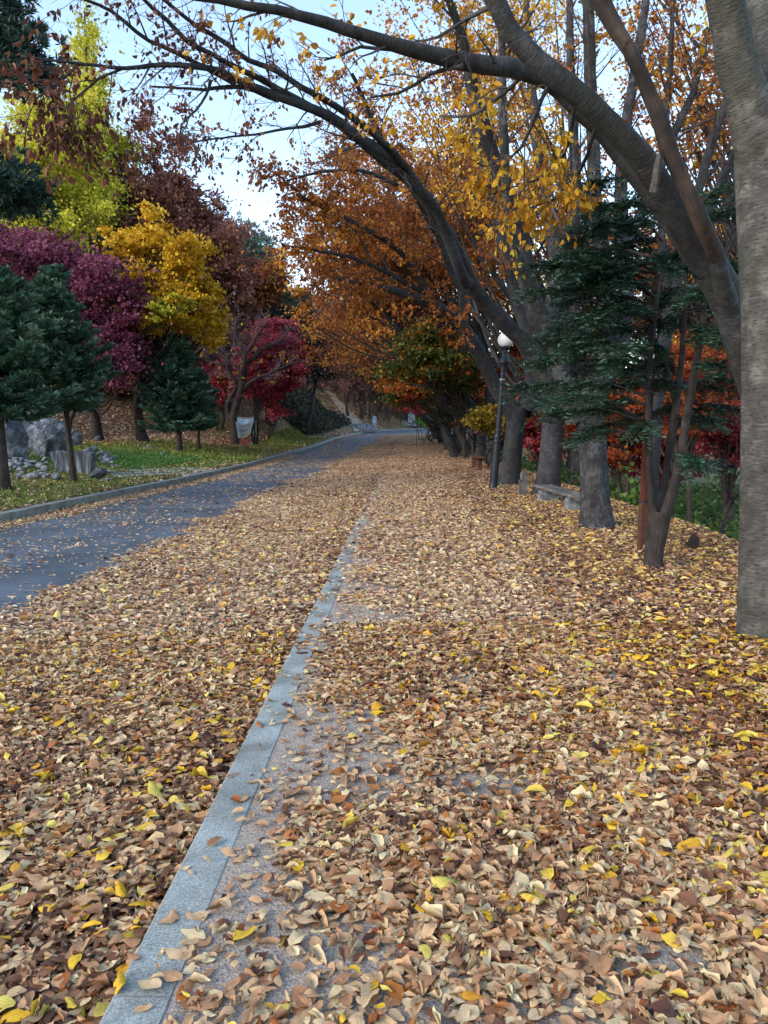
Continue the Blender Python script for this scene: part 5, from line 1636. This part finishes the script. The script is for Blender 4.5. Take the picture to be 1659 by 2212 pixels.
def lamp():
    b0 = gnd(1065, 1060)
    k = b0[1] / FPX
    root = thing('lamp_post', b0, 'slightly leaning black lamp post with a white globe beside the footpath', 'street lamp')
    h = (1060 - 725) * k
    lean = (22 * k / (320 * k), 0)

    def part(name, prof, mat, seg=24):
        V, F = lathe(b0, [(r_ * k, z * k) for r_, z in prof], seg, lean)
        return MB().add(V, F).build(name, mat, root)
    part('base', [(0, -4), (12.5, -4), (12.5, 3), (12, 6), (10.8, 8), (10.8, 10), (10, 11), (10, 14), (9.2, 15), (9.2, 17)], M_IRON)
    part('shaft', [(9.1, 16), (9, 20), (7.9, 100), (7.8, 104)], M_IRON)
    part('collar', [(7.8, 103), (8.4, 104), (8.4, 108), (6.8, 110), (8.6, 113), (8.6, 116), (7, 119), (6.3, 126), (6.8, 128), (6.8, 130), (5.8, 132)], M_IRON)
    part('upper_shaft', [(5.8, 131), (5.5, 200), (5.4, 252)], M_IRON)
    part('finial', [(5.4, 244), (6.2, 245), (6.2, 248), (5.5, 249), (5.5, 253), (6.4, 255), (6, 258), (7.5, 264), (8.5, 268), (12.6, 272), (12.6, 274), (10.5, 279), (7.2, 285), (6.2, 290), (5.6, 292), (6.6, 294), (6, 298)], M_IRON)
    part('globe_cup', [(6, 297), (6.4, 301), (9.8, 303), (10.4, 306), (9, 308), (0, 308)], M_IRON)
    zs = np.linspace(-.86, 1, 16)
    part('globe', [(17 * math.sqrt(max(0, 1 - z * z)), 321.5 + 17 * z) for z in zs], M_GLOBE, 28)
    # pale cable band round the shaft
    part('cable_band', [(5.9, 236), (6.6, 236.5), (6.6, 238), (5.9, 238.5)], M_STONE)


m, nt, b = new_mat('milky_globe')
b.inputs['Base Color'].default_value = (.78, .80, .82, 1)
b.inputs['Roughness'].default_value = .35
b.inputs['Subsurface Weight'].default_value = .3
b.inputs['Subsurface Radius'].default_value = (.1, .1, .1)
M_GLOBE = m
lamp()


# ---------------------------------------------------------------- rocks
def rock(name, label, c, size, seed, mat, cat='rock', group=None, rz=None, facets=9, sink=.15):
    """angular boulder: an icosphere cut by random planes and roughened"""
    rg = np.random.default_rng(seed)
    import bmesh
    bm = bmesh.new()
    bmesh.ops.create_icosphere(bm, subdivisions=4 if max(size) > .5 else 3, radius=1)
    V = np.array([v.co[:] for v in bm.verts])
    F = np.array([[v.index for v in f.verts] for f in bm.faces])
    bm.free()
    for _ in range(facets):
        nrm = unit(rg.normal(0, 1, 3) * np.array([1, 1, .8]))
        off = rg.uniform(.45, .85)
        dd = V @ nrm - off
        V = V - np.clip(dd, 0, None)[:, None] * nrm * .93
    nz = sum(np.sin(V @ (rg.normal(0, 3.0 * s, 3)) + rg.uniform(0, 6)) / s for s in (1, 2, 3, 5, 8)) * .05
    V = V * (1 + nz[:, None])
    V = V / np.abs(V).max(0)
    V = V * np.array(size) / 2
    a = rg.uniform(0, 6.28) if rz is None else rz
    ca, sa = math.cos(a), math.sin(a)
    V = V @ np.array([[ca, sa, 0], [-sa, ca, 0], [0, 0, 1]])
    V[:, 2] += size[2] / 2 - sink * size[2]
    c = np.asarray(c, float)
    o = mesh(name, V, F, mat, smooth=False)
    o.location = c
    return tag(o, label, cat, group)


def rk(px, py, wpx, hpx, seed, label, mat=M_ROCK, group=None, depth=None, name='boulder', facets=9, rz=None):
    p = gnd(px, py)
    k = p[1] / FPX
    return rock(name, label, p + np.array([0, 0, 0]), (wpx * k, (depth or wpx * .7) * k, hpx * k * 1.18), seed, mat, name, group, facets=facets, rz=rz)


BG = 'large boulders of the rock garden'
rk(30, 998, 88, 112, 3, 'large tilted grey boulder at the left edge behind the big spruce', M_ROCK, BG, rz=.2)
rk(112, 990, 92, 88, 12, 'large rounded blue-grey boulder behind the rubble heap', M_ROCK, BG, rz=.1)
rk(75, 975, 60, 100, 5, 'dark upright boulder between the two large ones', M_ROCK, BG)
rk(160, 965, 36, 36, 8, 'dark flat boulder beside the purple maple trunk', M_ROCK, BG)
rk(212, 955, 26, 14, 14, 'low round stone at the foot of the purple maple', M_ROCK, BG)
rk(213, 1036, 40, 27, 21, 'striped angular boulder beside the stone path', M_ROCK, BG, rz=.6)
rk(122, 1038, 30, 20, 22, 'dark squarish boulder left of the blue-green spruce trunk', M_ROCK, BG)
rk(75, 1036, 36, 16, 25, 'flat whitish boulder in front of the rubble heap', M_RUBBLE, BG)
rk(232, 1040, 28, 8, 27, 'small flat stone sunk in the grass right of the striped boulder', M_RUBBLE, BG)
rk(55, 1004, 60, 14, 29, 'long flat slab on top of the rubble heap', M_RUBBLE, BG, rz=.0)
rk(192, 1002, 18, 16, 31, 'white stone right of the cut stone block', M_STONE, BG)
random.seed(4)
for i in range(34):
    px, py = random.uniform(18, 108), random.uniform(1002, 1036)
    s = random.uniform(10, 20)
    p = gnd(px, py); k = p[1] / FPX
    o = rock('rubble_stone', 'broken grey stone in the heap left of the cut stone block', p + np.array([0, 0, random.uniform(0, .18) * (1036 - py) / 34]), (s * k * 1.3, s * k, s * k * .7), 100 + i, M_RUBBLE, 'stone', 'stones heaped left of the cut stone block')
for i in range(30):
    t = random.random()
    px = 178 + 78 * t + random.uniform(-8, 8)
    py = 985 + 12 * t + random.uniform(-9, 9) + 6
    s = random.uniform(9, 18) * (1 - .3 * t)
    p = gnd(px, py); k = p[1] / FPX
    rock('rubble_stone', 'jagged pale stone in the heap right of the cut stone block', p + np.array([0, 0, random.uniform(0, .35) * (1 - t)]), (s * k * 1.4, s * k, s * k * .9), 200 + i, M_RUBBLE, 'stone', 'stones heaped right of the cut stone block')
for i, (px, py) in enumerate([(302, 968), (318, 969), (340, 975), (352, 985)]):
    rk(px, py, 15 - i, 8, 300 + i, ['first pale stone in the row edging the lush grass, nearest the rocks', 'second pale stone of the row edging the lush grass', 'third pale stone of the row edging the lush grass', 'last pale stone of the row edging the lush grass, nearest the road'][i], M_RUBBLE, 'stones edging the lush grass', name='stone')


def stone_block():
    p = gnd(160, 1022)
    k = p[1] / FPX
    w, hgt, dp = 88 * k, 46 * k, 40 * k
    # a cut block wider at the top, its front streaked
    V = []
    nx, nz_ = 15, 9
    for face_y, top in ((-dp / 2, 0), (dp / 2, 0)):
        for iz in range(nz_):
            z = iz / (nz_ - 1)
            for ix in range(nx):
                u = ix / (nx - 1)
                wl = -w / 2 * (.72 + .28 * z)
                wr = w / 2 * (.86 + .14 * z)
                yy = face_y * (.9 + .1 * z)
                V.append([wl + (wr - wl) * u + .012 * math.sin(17 * z + 9 * u), yy + .012 * math.sin(u * 23 + z * 3) * (1 if face_y < 0 else -1), z * hgt + (.03 * math.sin(u * 11) if iz == nz_ - 1 else 0) - (.1 if iz == 0 else 0)])
    V = np.array(V)
    F = []
    n = nx * nz_
    for iz in range(nz_ - 1):
        for ix in range(nx - 1):
            a = iz * nx + ix
            F.append([a, a + 1, a + nx + 1, a + nx]); F.append([n + a + 1, n + a, n + a + nx, n + a + nx + 1])
        a, b_ = iz * nx, (iz + 1) * nx
        F.append([a, b_, n + b_, n + a]); a, b_ = a + nx - 1, b_ + nx - 1
        F.append([b_, a, n + a, n + b_])
    a = (nz_ - 1) * nx
    for ix in range(nx - 1): F.append([a + ix, a + ix + 1, n + a + ix + 1, n + a + ix])
    o = mesh('stone_block', V, np.array(F), M_STREAK, smooth=False)
    o.location = p
    o.rotation_euler = (0, 0, .12)
    tag(o, 'big cut grey stone block with pale streaked front, amid the rocks', 'stone block')


m, nt, b = new_mat('streaked_stone')
geo = N_(nt, 'ShaderNodeNewGeometry')
mp = N_(nt, 'ShaderNodeMapping'); mp.inputs['Scale'].default_value = (16, 16, 1.6)
nt.links.new(geo.outputs['Position'], mp.inputs['Vector'])
n1 = N_(nt, 'ShaderNodeTexNoise'); n1.inputs['Scale'].default_value = 1; n1.inputs['Detail'].default_value = 8
nt.links.new(mp.outputs[0], n1.inputs['Vector'])
rp = ramp(nt, [(.38, c(56, 62, 70)), (.55, c(92, 98, 106)), (.70, c(150, 156, 162))])
nt.links.new(n1.outputs['Fac'], rp.inputs['Fac']); nt.links.new(rp.outputs['Color'], b.inputs['Base Color'])
bp = N_(nt, 'ShaderNodeBump'); bp.inputs['Strength'].default_value = .5; bp.inputs['Distance'].default_value = .04
nt.links.new(n1.outputs['Fac'], bp.inputs['Height']); nt.links.new(bp.outputs[0], b.inputs['Normal'])
M_STREAK = m
stone_block()


# crazy-paved path across the lawn (flags one by one inside one sheet of paving)
def stone_path():
    mb = MB()
    rg = np.random.default_rng(5)
    A, B_ = gnd(226, 1026), gnd(455, 1020)
    d = B_ - A
    L = np.hypot(d[0], d[1])
    t = d / L
    nrm = np.array([-t[1], t[0]])
    s = 0
    while s < L:
        for r_ in range(3):
            w = rg.uniform(.35, .55)
            cx_ = A[:2] + t[:2] * (s + rg.uniform(-.1, .1)) + nrm * (r_ - 1) * .5 * (1 + .0 * r_)
            m_ = rg.integers(5, 8)
            a = np.sort(rg.uniform(0, 6.28, m_))
            a = np.arange(m_) / m_ * 6.28 + rg.normal(0, .18, m_)
            rr = w * .5 * rg.uniform(.85, 1.1, m_)
            x_, y_ = cx_[0] + rr * np.cos(a), cx_[1] + rr * np.sin(a)
            z0 = float(H(cx_[0], cx_[1])) + .02
            top = np.stack([x_, y_, H(x_, y_) + .035], 1)
            bot = np.stack([x_, y_, H(x_, y_) - .05], 1)
            ctr = np.array([[cx_[0], cx_[1], z0 + .015]])
            V = np.concatenate([top, bot, ctr])
            F3 = [[2 * m_, k, (k + 1) % m_] for k in range(m_)]
            F4 = [[k + m_, (k + 1) % m_ + m_, (k + 1) % m_, k] for k in range(m_)]
            mb.add(V, [np.array(F3), np.array(F4)])
        s += rg.uniform(.42, .55)
    o = mb.build('stone_path', M_STONE, smooth=False)
    tag(o, 'grey crazy-paved stone path crossing the lawn from the cut block to the kerb', 'path', kind='structure')


stone_path()

# flagstones showing through the leaves on the right of the footpath
for (px, py, w, lab) in [(1492, 1872, 60, 'bluish flagstone with a broken edge showing through the leaves, nearest the camera'), (1420, 1690, 46, 'bluish flagstone half buried in leaves, second from the camera'), (1295, 1472, 52, 'pale flagstone half buried in leaves, farthest of the three')]:
    p = gnd(px, py); k = p[1] / FPX
    rg = np.random.default_rng(int(px))
    m_ = 8
    a = np.arange(m_) / m_ * 6.28 + rg.normal(0, .15, m_)
    rr = w * k * rg.uniform(.75, 1.15, m_)
    top = np.stack([rr * np.cos(a), rr * np.sin(a), np.full(m_, .018) + rg.normal(0, .004, m_)], 1)
    bot = top - np.array([0, 0, .08])
    V = np.concatenate([top, bot, [[0, 0, .02]]])
    F3 = [[2 * m_, q, (q + 1) % m_] for q in range(m_)]
    F4 = [[q + m_, (q + 1) % m_ + m_, (q + 1) % m_, q] for q in range(m_)]
    o = mesh('flagstone', V, [np.array(F3), np.array(F4)], M_KERB2, smooth=False)
    o.location = p
    tag(o, lab, 'flagstone', 'flagstones edging the footpath')


# ---------------------------------------------------------------- banner
def banner():
    Y0 = float(gnd(508, 962)[1])
    k = Y0 / FPX
    TL, BL, TR_, BR = at(509, 911, Y0 - .25), at(514, 946, Y0 - .25), at(546, 909, Y0 + 1.0), at(544, 932, Y0 + 1.0)
    TR_ = at(547, 907, Y0 + .8)
    root = thing('banner', BL, 'white cloth banner with lines of lettering tied between the twisted tree and a trunk', 'banner')
    nu, nv = 22, 12
    V, RNv = [], []
    for j in range(nv):
        v = j / (nv - 1)
        for i in range(nu):
            u = i / (nu - 1)
            p = (TL * (1 - u) + TR_ * u) * (1 - v) + (BL * (1 - u) + BR * u) * v
            p = p + np.array([.03 * math.sin(u * 9), .05 * math.sin(u * 6 + v * 2) + .10 * math.sin(math.pi * u) * v, -.20 * math.sin(math.pi * u) ** 1.2 * (1 - .25 * v)])
            V.append(p); RNv.append(v)
    V = np.array(V)
    F = [[j * nu + i, j * nu + i + 1, (j + 1) * nu + i + 1, (j + 1) * nu + i] for j in range(nv - 1) for i in range(nu - 1)]
    m, nt, b = new_mat('banner_cloth')
    a_ = N_(nt, 'ShaderNodeAttribute', attribute_name='rnd')
    rp = ramp(nt, [(0, c(212, 214, 224)), (.6, c(200, 216, 224)), (.85, c(196, 214, 188)), (1, c(206, 214, 170))])
    nt.links.new(a_.outputs['Fac'], rp.inputs['Fac']); nt.links.new(rp.outputs['Color'], b.inputs['Base Color'])
    tr = N_(nt, 'ShaderNodeBsdfTranslucent'); nt.links.new(rp.outputs['Color'], tr.inputs['Color'])
    mx = N_(nt, 'ShaderNodeMixShader'); mx.inputs[0].default_value = .35
    nt.links.new(b.outputs[0], mx.inputs[1]); nt.links.new(tr.outputs[0], mx.inputs[2]); nt.links.new(mx.outputs[0], nt.nodes['Material Output'].inputs['Surface'])
    o = mesh('cloth', V, np.array(F), m, root, rnd=RNv)

    def P(u, v):
        x_, y_ = u * (nu - 1), v * (nv - 1)
        i, j = min(nu - 2, int(x_)), min(nv - 2, int(y_))
        fu, fv = x_ - i, y_ - j
        G = V.reshape(nv, nu, 3)
        return (G[j, i] * (1 - fu) + G[j, i + 1] * fu) * (1 - fv) + (G[j + 1, i] * (1 - fu) + G[j + 1, i + 1] * fu) * fv + np.array([0, -.012, 0])
    rg = np.random.default_rng(3)
    for v0, hgt, n, u0, u1, col, nm in ((.12, .10, 9, .28, .8, (170, 92, 96), 'red_lettering'), (.40, .17, 9, .10, .86, (70, 84, 104), 'dark_lettering'), (.74, .13, 8, .16, .74, (92, 124, 96), 'green_lettering')):
        mb = MB()
        for q in range(n):
            a, bq = u0 + (u1 - u0) * q / n, u0 + (u1 - u0) * (q + .78) / n
            strokes = [((0, .1), (.6, .1)), ((.6, .1), (.6, .6)), ((0, .35), (.55, .35)), ((.85, 0), (.85, 1)), ((.1, .95), (.8, .95)), ((.1, .65), (.1, .95)), ((.3, .6), (.3, .95))]
            for (s0, s1) in [strokes[t] for t in rg.choice(len(strokes), 4, replace=False)]:
                w = .012
                pts = []
                for (su, sv) in (s0, s1): pts.append((a + (bq - a) * su, v0 + hgt * sv))
                (ua, va), (ub, vb) = pts
                hor = abs(ub - ua) > abs(vb - va) * .2
                if hor: quad = [(ua, va - w), (ub, vb - w), (ub, vb + w), (ua, va + w)]
                else: quad = [(ua - w * .6, va), (ua + w * .6, va), (ub + w * .6, vb), (ub - w * .6, vb)]
                mb.add(np.array([P(*z) for z in quad]), [np.array([[3, 2, 1, 0]])])
        mm, _, bb_ = new_mat(nm)
        bb_.inputs['Base Color'].default_value = c(*col)
        mb.build(nm, mm, root, smooth=False)
    # tie cords
    mb = MB()
    for a, b_ in ((TL, at(505, 908, Y0)), (BL, at(508, 948, Y0)), (TR_, at(549, 900, Y0 + .85)), (BR, at(548, 934, Y0 + .85))):
        V2, F2, uv = tube(np.array([a, (a + b_) / 2, b_]), .012, 5)
        mb.add(V2, F2, uv)
    mb.build('cord', M_STONE, root)
    return Y0


BY = banner()
# the trunk that holds the banner's right end
crown_tree('maple_tree', 'slim many-stemmed maple whose trunk holds the right end of the banner', on(*at(549, 935, BY + .9)[:2]), *ell(560, 800, BY + 1.2, 40, 50), M_CRIMSON, M_DARKBARK, n_clump=34, per=90, leaf=.15, tr=.1, trunks=4, cs=.22, limb_frac=.7)


# blue and white notice board glimpsed behind the banner
def notice_board():
    Yb = BY + 4.0
    p = on(*at(528, 925, Yb)[:2])
    root = thing('notice_board', p, 'blue and white notice board half hidden behind the banner', 'sign board')
    V, F = box(p + [0, 0, .95], (1.25, .06, .9), bev=.02); MB().add(V, F).build('board', M_BOARD, root, smooth=False)
    V, F = box(p + [0, 0, 1.44], (1.33, .10, .07), bev=.02); MB().add(V, F).build('board_cap', M_STONE, root, smooth=False)
    for s in (-1, 1):
        V, F = box(p + [s * .67, 0, .65], (.08, .08, 1.6), bev=.01); MB().add(V, F).build('post', M_STONE, root, smooth=False)


M_BOARD = noisy_mat('blue_board', [(.35, c(88, 128, 176)), (.6, c(150, 178, 206)), (.7, c(206, 216, 226))], 3, 4, bump=0)
notice_board()


# ---------------------------------------------------------------- wooden stake with sign board, log bench, wooden benches
def stake():
    p = gnd(1131, 1076); k = p[1] / FPX
    root = thing('wooden_stake', p, 'short weathered wooden stake with a small board, between lamp post and log bench', 'stake')
    V, F = box(p + [0, 0, 25 * k], (13 * k, 13 * k, 62 * k), rz=.2, bev=.008); MB().add(V, F).build('post', M_WOOD, root, smooth=False)
    V, F = box(p + [-8.5 * k, -.07, 26 * k], (9 * k, 1.6 * k, 30 * k), rz=.35, bev=.004); MB().add(V, F).build('board', M_WOOD, root, smooth=False)


stake()


def log_bench():
    A, B_ = gnd(1172, 1082), gnd(1262, 1112)
    root = thing('log_bench', (A + B_) / 2, 'low bench of one split weathered log on stone blocks beside the stout trunk', 'bench')
    d = B_ - A; L = np.hypot(d[0], d[1]); t = np.array([d[0], d[1], 0]) / L; nrm = np.array([-t[1], t[0], 0])
    hz = .30
    n, mseg = 26, 12
    V = []
    for i in range(n):
        s = i / (n - 1)
        p = A + d * s; z = float(H(p[0], p[1])) + hz - .02 * s
        for j in range(mseg):
            a = j / mseg * 2 * math.pi
            w = .20 * (1 + .05 * math.sin(s * 13)) * math.cos(a)
            h_ = .07 * math.sin(a)
            h_ = min(h_, .03) + .006 * math.sin(s * 40 + j * 2)
            w += .012 * math.sin(s * 31 + j)
            V.append([p[0] + nrm[0] * w, p[1] + nrm[1] * w, z + h_])
    F = []
    for i in range(n - 1):
        for j in range(mseg):
            j2 = (j + 1) % mseg
            F.append([i * mseg + j, i * mseg + j2, (i + 1) * mseg + j2, (i + 1) * mseg + j])
    uv = np.array([[(k_ % mseg) * .04, (k_ // mseg) * .06] for k_ in range(len(V))])
    V.append(list(np.mean(V[:mseg], 0))); V.append(list(np.mean(V[(n - 1) * mseg:n * mseg], 0)))
    uv = np.concatenate([uv, [[0, 0], [0, 0]]])
    F3 = [[n * mseg, (j + 1) % mseg, j] for j in range(mseg)] + [[n * mseg + 1, (n - 1) * mseg + j, (n - 1) * mseg + (j + 1) % mseg] for j in range(mseg)]
    mb = MB(); mb.add(np.array(V), [np.array(F), np.array(F3)], uv); mb.build('seat', M_WOOD, root, smooth=False)
    for s in (.14, .82):
        p = A + d * s; p[2] = float(H(p[0], p[1]))
        V2, F2 = box(p + np.array([0, 0, .10]), (.24, .34, .29), rz=math.atan2(t[1], t[0]), bev=.02)
        MB().add(V2, F2).build('support', M_RUBBLE, root, smooth=False)


log_bench()


def wood_bench(px, py, rz, label, sc=1.0):
    p = gnd(px, py)
    root = thing('wooden_bench', p, label, 'bench', 'wooden benches under the far trees')
    ca, sa = math.cos(rz), math.sin(rz)

    def bx(name, cc, s, mat):
        q = p + np.array([cc[0] * ca - cc[1] * sa, cc[0] * sa + cc[1] * ca, cc[2]]) * sc
        V, F = box(q, np.array(s) * sc, rz=rz, bev=.012)
        MB().add(V, F).build(name, mat, root, smooth=False)
    for i in range(2): bx('seat_plank', (-.085 + .17 * i, 0, .44), (.155, 1.5, .05), M_RUSTWOOD)
    for s in (-.55, .55):
        bx('leg', (0, s, .21), (.16, .09, .42), M_RUSTWOOD)
        bx('foot', (0, s, .03), (.36, .14, .07), M_RUSTWOOD)


wood_bench(1030, 1015, .05, 'red-brown wooden bench beside the trunk left of the lamp post, nearest of its kind')
wood_bench(977, 985, .05, 'weathered wooden bench beside the forked dark trunk, second along the path')
wood_bench(938, 948, .1, 'dark wooden bench at the road bend, farthest of the three')


def red_pole():
    p = gnd(1386, 1200); k = p[1] / FPX
    root = thing('support_pole', p, 'rusty red metal pole propping the yew, planted in the leaves beside its stems', 'pole')
    V, F = box(p + [0, 0, 55 * k], (16 * k, 16 * k, 130 * k), rz=.15, bev=.006); MB().add(V, F).build('lower_post', M_RUSTWOOD, root, smooth=False)
    Q = np.array([p + [0, 0, 115 * k], p + [1 * k, 0, 230 * k], p + [5 * k, 0, 400 * k]])
    V, F, uv = tube(catmull(Q, .1), 8.5 * k, 14); MB().add(V, F, uv).build('upper_pole', M_RED, root)
    V, F = lathe(p + [0, 0, 116 * k], [(8, 0), (9.5 * k, 0), (9.5 * k, 5 * k), (8 * k, 5 * k)][1:], 16); MB().add(V, F).build('wire_band', M_IRON, root)


red_pole()

# little dark stump on the bank and a stick
p = gnd(1496, 1190)
rock('tree_stump', 'small dark broken stump on the crest of the leafy bank', p, (.16, .16, .3), 77, M_DARKBARK, 'stump')


# ---------------------------------------------------------------- far end: hill path, steps, marker, monument
def hill_path():
    rows = [(770, 934, 9), (768, 912, 22), (752, 895, 26), (738, 880, 20), (724, 862, 14), (712, 850, 9), (704, 846, 7)]
    V = []
    for px, py, w in rows:
        a, b_ = gnd(px - w * .5, py), gnd(px + w * .5, py)
        for t in np.linspace(0, 1, 5):
            q = a * (1 - t) + b_ * t
            V.append([q[0], q[1], float(H(q[0], q[1])) + .07])
    V = np.array(V).reshape(len(rows), 5, 3)
    # refine along the length
    out = [catmull(V[:, j], .5) for j in range(5)]
    n = min(len(o) for o in out)
    out = np.stack([np.stack([np.interp(np.linspace(0, 1, 60), np.linspace(0, 1, len(o)), o[:, k]) for k in range(3)], 1) for o in out], 1)
    out[..., 2] = H(out[..., 0], out[..., 1]) + .08
    F = [[i * 5 + j, i * 5 + j + 1, (i + 1) * 5 + j + 1, (i + 1) * 5 + j] for i in range(59) for j in range(4)]
    o = mesh('hill_path', out.reshape(-1, 3), np.array(F), M_PATH)
    tag(o, 'earthen path climbing left up the hill beyond the road', 'path', kind='structure')


M_PATH = noisy_mat('trodden_earth', [(.3, c(124, 108, 96)), (.6, c(164, 148, 134)), (.75, c(134, 104, 84))], 2.2, 8, bump=.4, dist=.03)
hill_path()


def stone_steps():
    p = gnd(778, 931)
    k = p[1] / FPX
    root = thing('stone_steps', p, 'rough pale stone steps at the foot of the hill path', 'steps')
    rg = np.random.default_rng(8)
    for s in range(5):
        mb = MB()
        x_ = -28 * k
        while x_ < 24 * k:
            w = rg.uniform(9, 17) * k
            cx_ = p[0] + x_ + w / 2 - s * 2.2 * k
            cy_ = p[1] + s * .7
            zz = float(H(cx_, cy_)) 
            V, F = box((cx_, cy_, max(p[2] + s * 3.0 * k, zz - .1) + .03), (w * .94, .85, 6.5 * k), rz=rg.normal(0, .06), bev=.05)
            V = V + rg.normal(0, .015, V.shape)
            mb.add(V, F)
            x_ += w
        mb.build('step', M_RUBBLE, root, smooth=False)


stone_steps()


def marker():
    p = gnd(809, 929); k = p[1] / FPX
    root = thing('stone_marker', p, 'small stone marker with a blue and white plate beside the steps', 'marker')
    V, F = box(p + [0, 0, 4 * k], (15 * k, 13 * k, 12 * k), bev=.05); MB().add(V, F).build('plinth', M_RUBBLE, root, smooth=False)
    V, F = box(p + [0, 0, 19 * k], (9 * k, 6 * k, 19 * k), bev=.05); MB().add(V, F).build('slab', M_STONE, root, smooth=False)
    V, F = box(p + [-.3 * k, -3.2 * k, 20 * k], (5 * k, .8 * k, 12 * k), bev=.01); MB().add(V, F).build('plate', M_BOARD, root, smooth=False)


marker()


def monument():
    p = gnd(888, 921); k = p[1] / FPX
    root = thing('monument', p, 'pale inscribed stone slab monument on a dark base at the bend', 'monument')
    V, F = box(p + [-2 * k, 0, 4 * k], (34 * k, 22 * k, 10 * k), bev=.06); MB().add(V, F).build('base', M_RUBBLE, root, smooth=False)
    V, F = box(p + [1 * k, 0, 25 * k], (15 * k, 8 * k, 36 * k), bev=.12)
    V[:, 0] += .04 * np.sin(V[:, 2] * 3); MB().add(V, F).build('slab', M_STONE, root, smooth=False)
    mb = MB()
    rg = np.random.default_rng(2)
    for col in range(3):
        for q in range(6):
            V, F = box(p + [(-3 + 3.6 * col) * k, -4.05 * k, (13 + 4.6 * q) * k], (2.0 * k * rg.uniform(.6, 1), .1 * k, 2.6 * k * rg.uniform(.6, 1)), bev=0)
            mb.add(V, F)
    mb.build('inscription', M_ROCK, root, smooth=False)


monument()
n = 9000
q0 = gnd(908, 917)
x = q0[0] + R.normal(1.5, 3.2, n); y = q0[1] + R.uniform(-.5, 9, n)
k = x > q0[0] - 1.2
x, y = x[k], y[k]; n = len(x)
o = scatter('grass', NEEDLE, np.stack([x, y, H(x, y) - .02], 1), frames(np.stack([R.normal(0, .4, n), R.normal(0, .4, n), np.ones(n)], 1), R.normal(0, 1, (n, 3))), .42 * np.clip(R.normal(1, .3, n), .4, 2), R.random(n), M_VIVID, aspect=np.full(n, 1.6))
tag(o, 'bright green grass patch beyond the monument at the road bend', 'grass', kind='stuff')

_f = [(gnd(1665, 1388), .42, 700), (gnd(1289, 1152), .30, 420), (gnd(1410, 1240), .12, 260), (gnd(1178, 1082), .28, 300), (gnd(1099, 1036), .30, 260), (gnd(1065, 1060), .13, 200), (gnd(1386, 1200), .05, 120), (gnd(1131, 1076), .06, 100)]
foot_leaves([(p_[0], p_[1], r_, n_) for p_, r_, n_ in _f])

# ---------------------------------------------------------------- light
SUN_EL, SUN_AZ = math.radians(26), math.radians(235)      # azimuth clockwise from +Y: low, left and behind
w = bpy.data.worlds.new('World')
SC.world = w
w.use_nodes = True
nt = w.node_tree
bg = nt.nodes['Background']
sky = nt.nodes.new('ShaderNodeTexSky')
sky.sky_type = 'NISHITA'
sky.sun_disc = False
sky.sun_elevation = SUN_EL
sky.sun_rotation = SUN_AZ
sky.air_density = 1.0
sky.dust_density = 1.2
sky.ozone_density = 0.3
nt.links.new(sky.outputs[0], bg.inputs['Color'])
bg.inputs['Strength'].default_value = .15
sd = bpy.data.lights.new('sun', 'SUN')
sd.energy = .5
sd.angle = math.radians(25)
sd.color = (1, .97, .93)
so = bpy.data.objects.new('sun', sd)
COL.objects.link(so)
dv = Vector((math.sin(SUN_AZ) * math.cos(SUN_EL), math.cos(SUN_AZ) * math.cos(SUN_EL), math.sin(SUN_EL)))
so.rotation_euler = dv.to_track_quat('Z', 'Y').to_euler()
so.location = (-10, -10, 20)

SC.view_settings.view_transform = 'Standard'
SC.view_settings.look = 'None'
SC.view_settings.exposure = 1.7
SC.view_settings.gamma = 1
SC.cycles.max_bounces = 6
SC.cycles.diffuse_bounces = 3
SC.cycles.glossy_bounces = 2
SC.cycles.transmission_bounces = 4
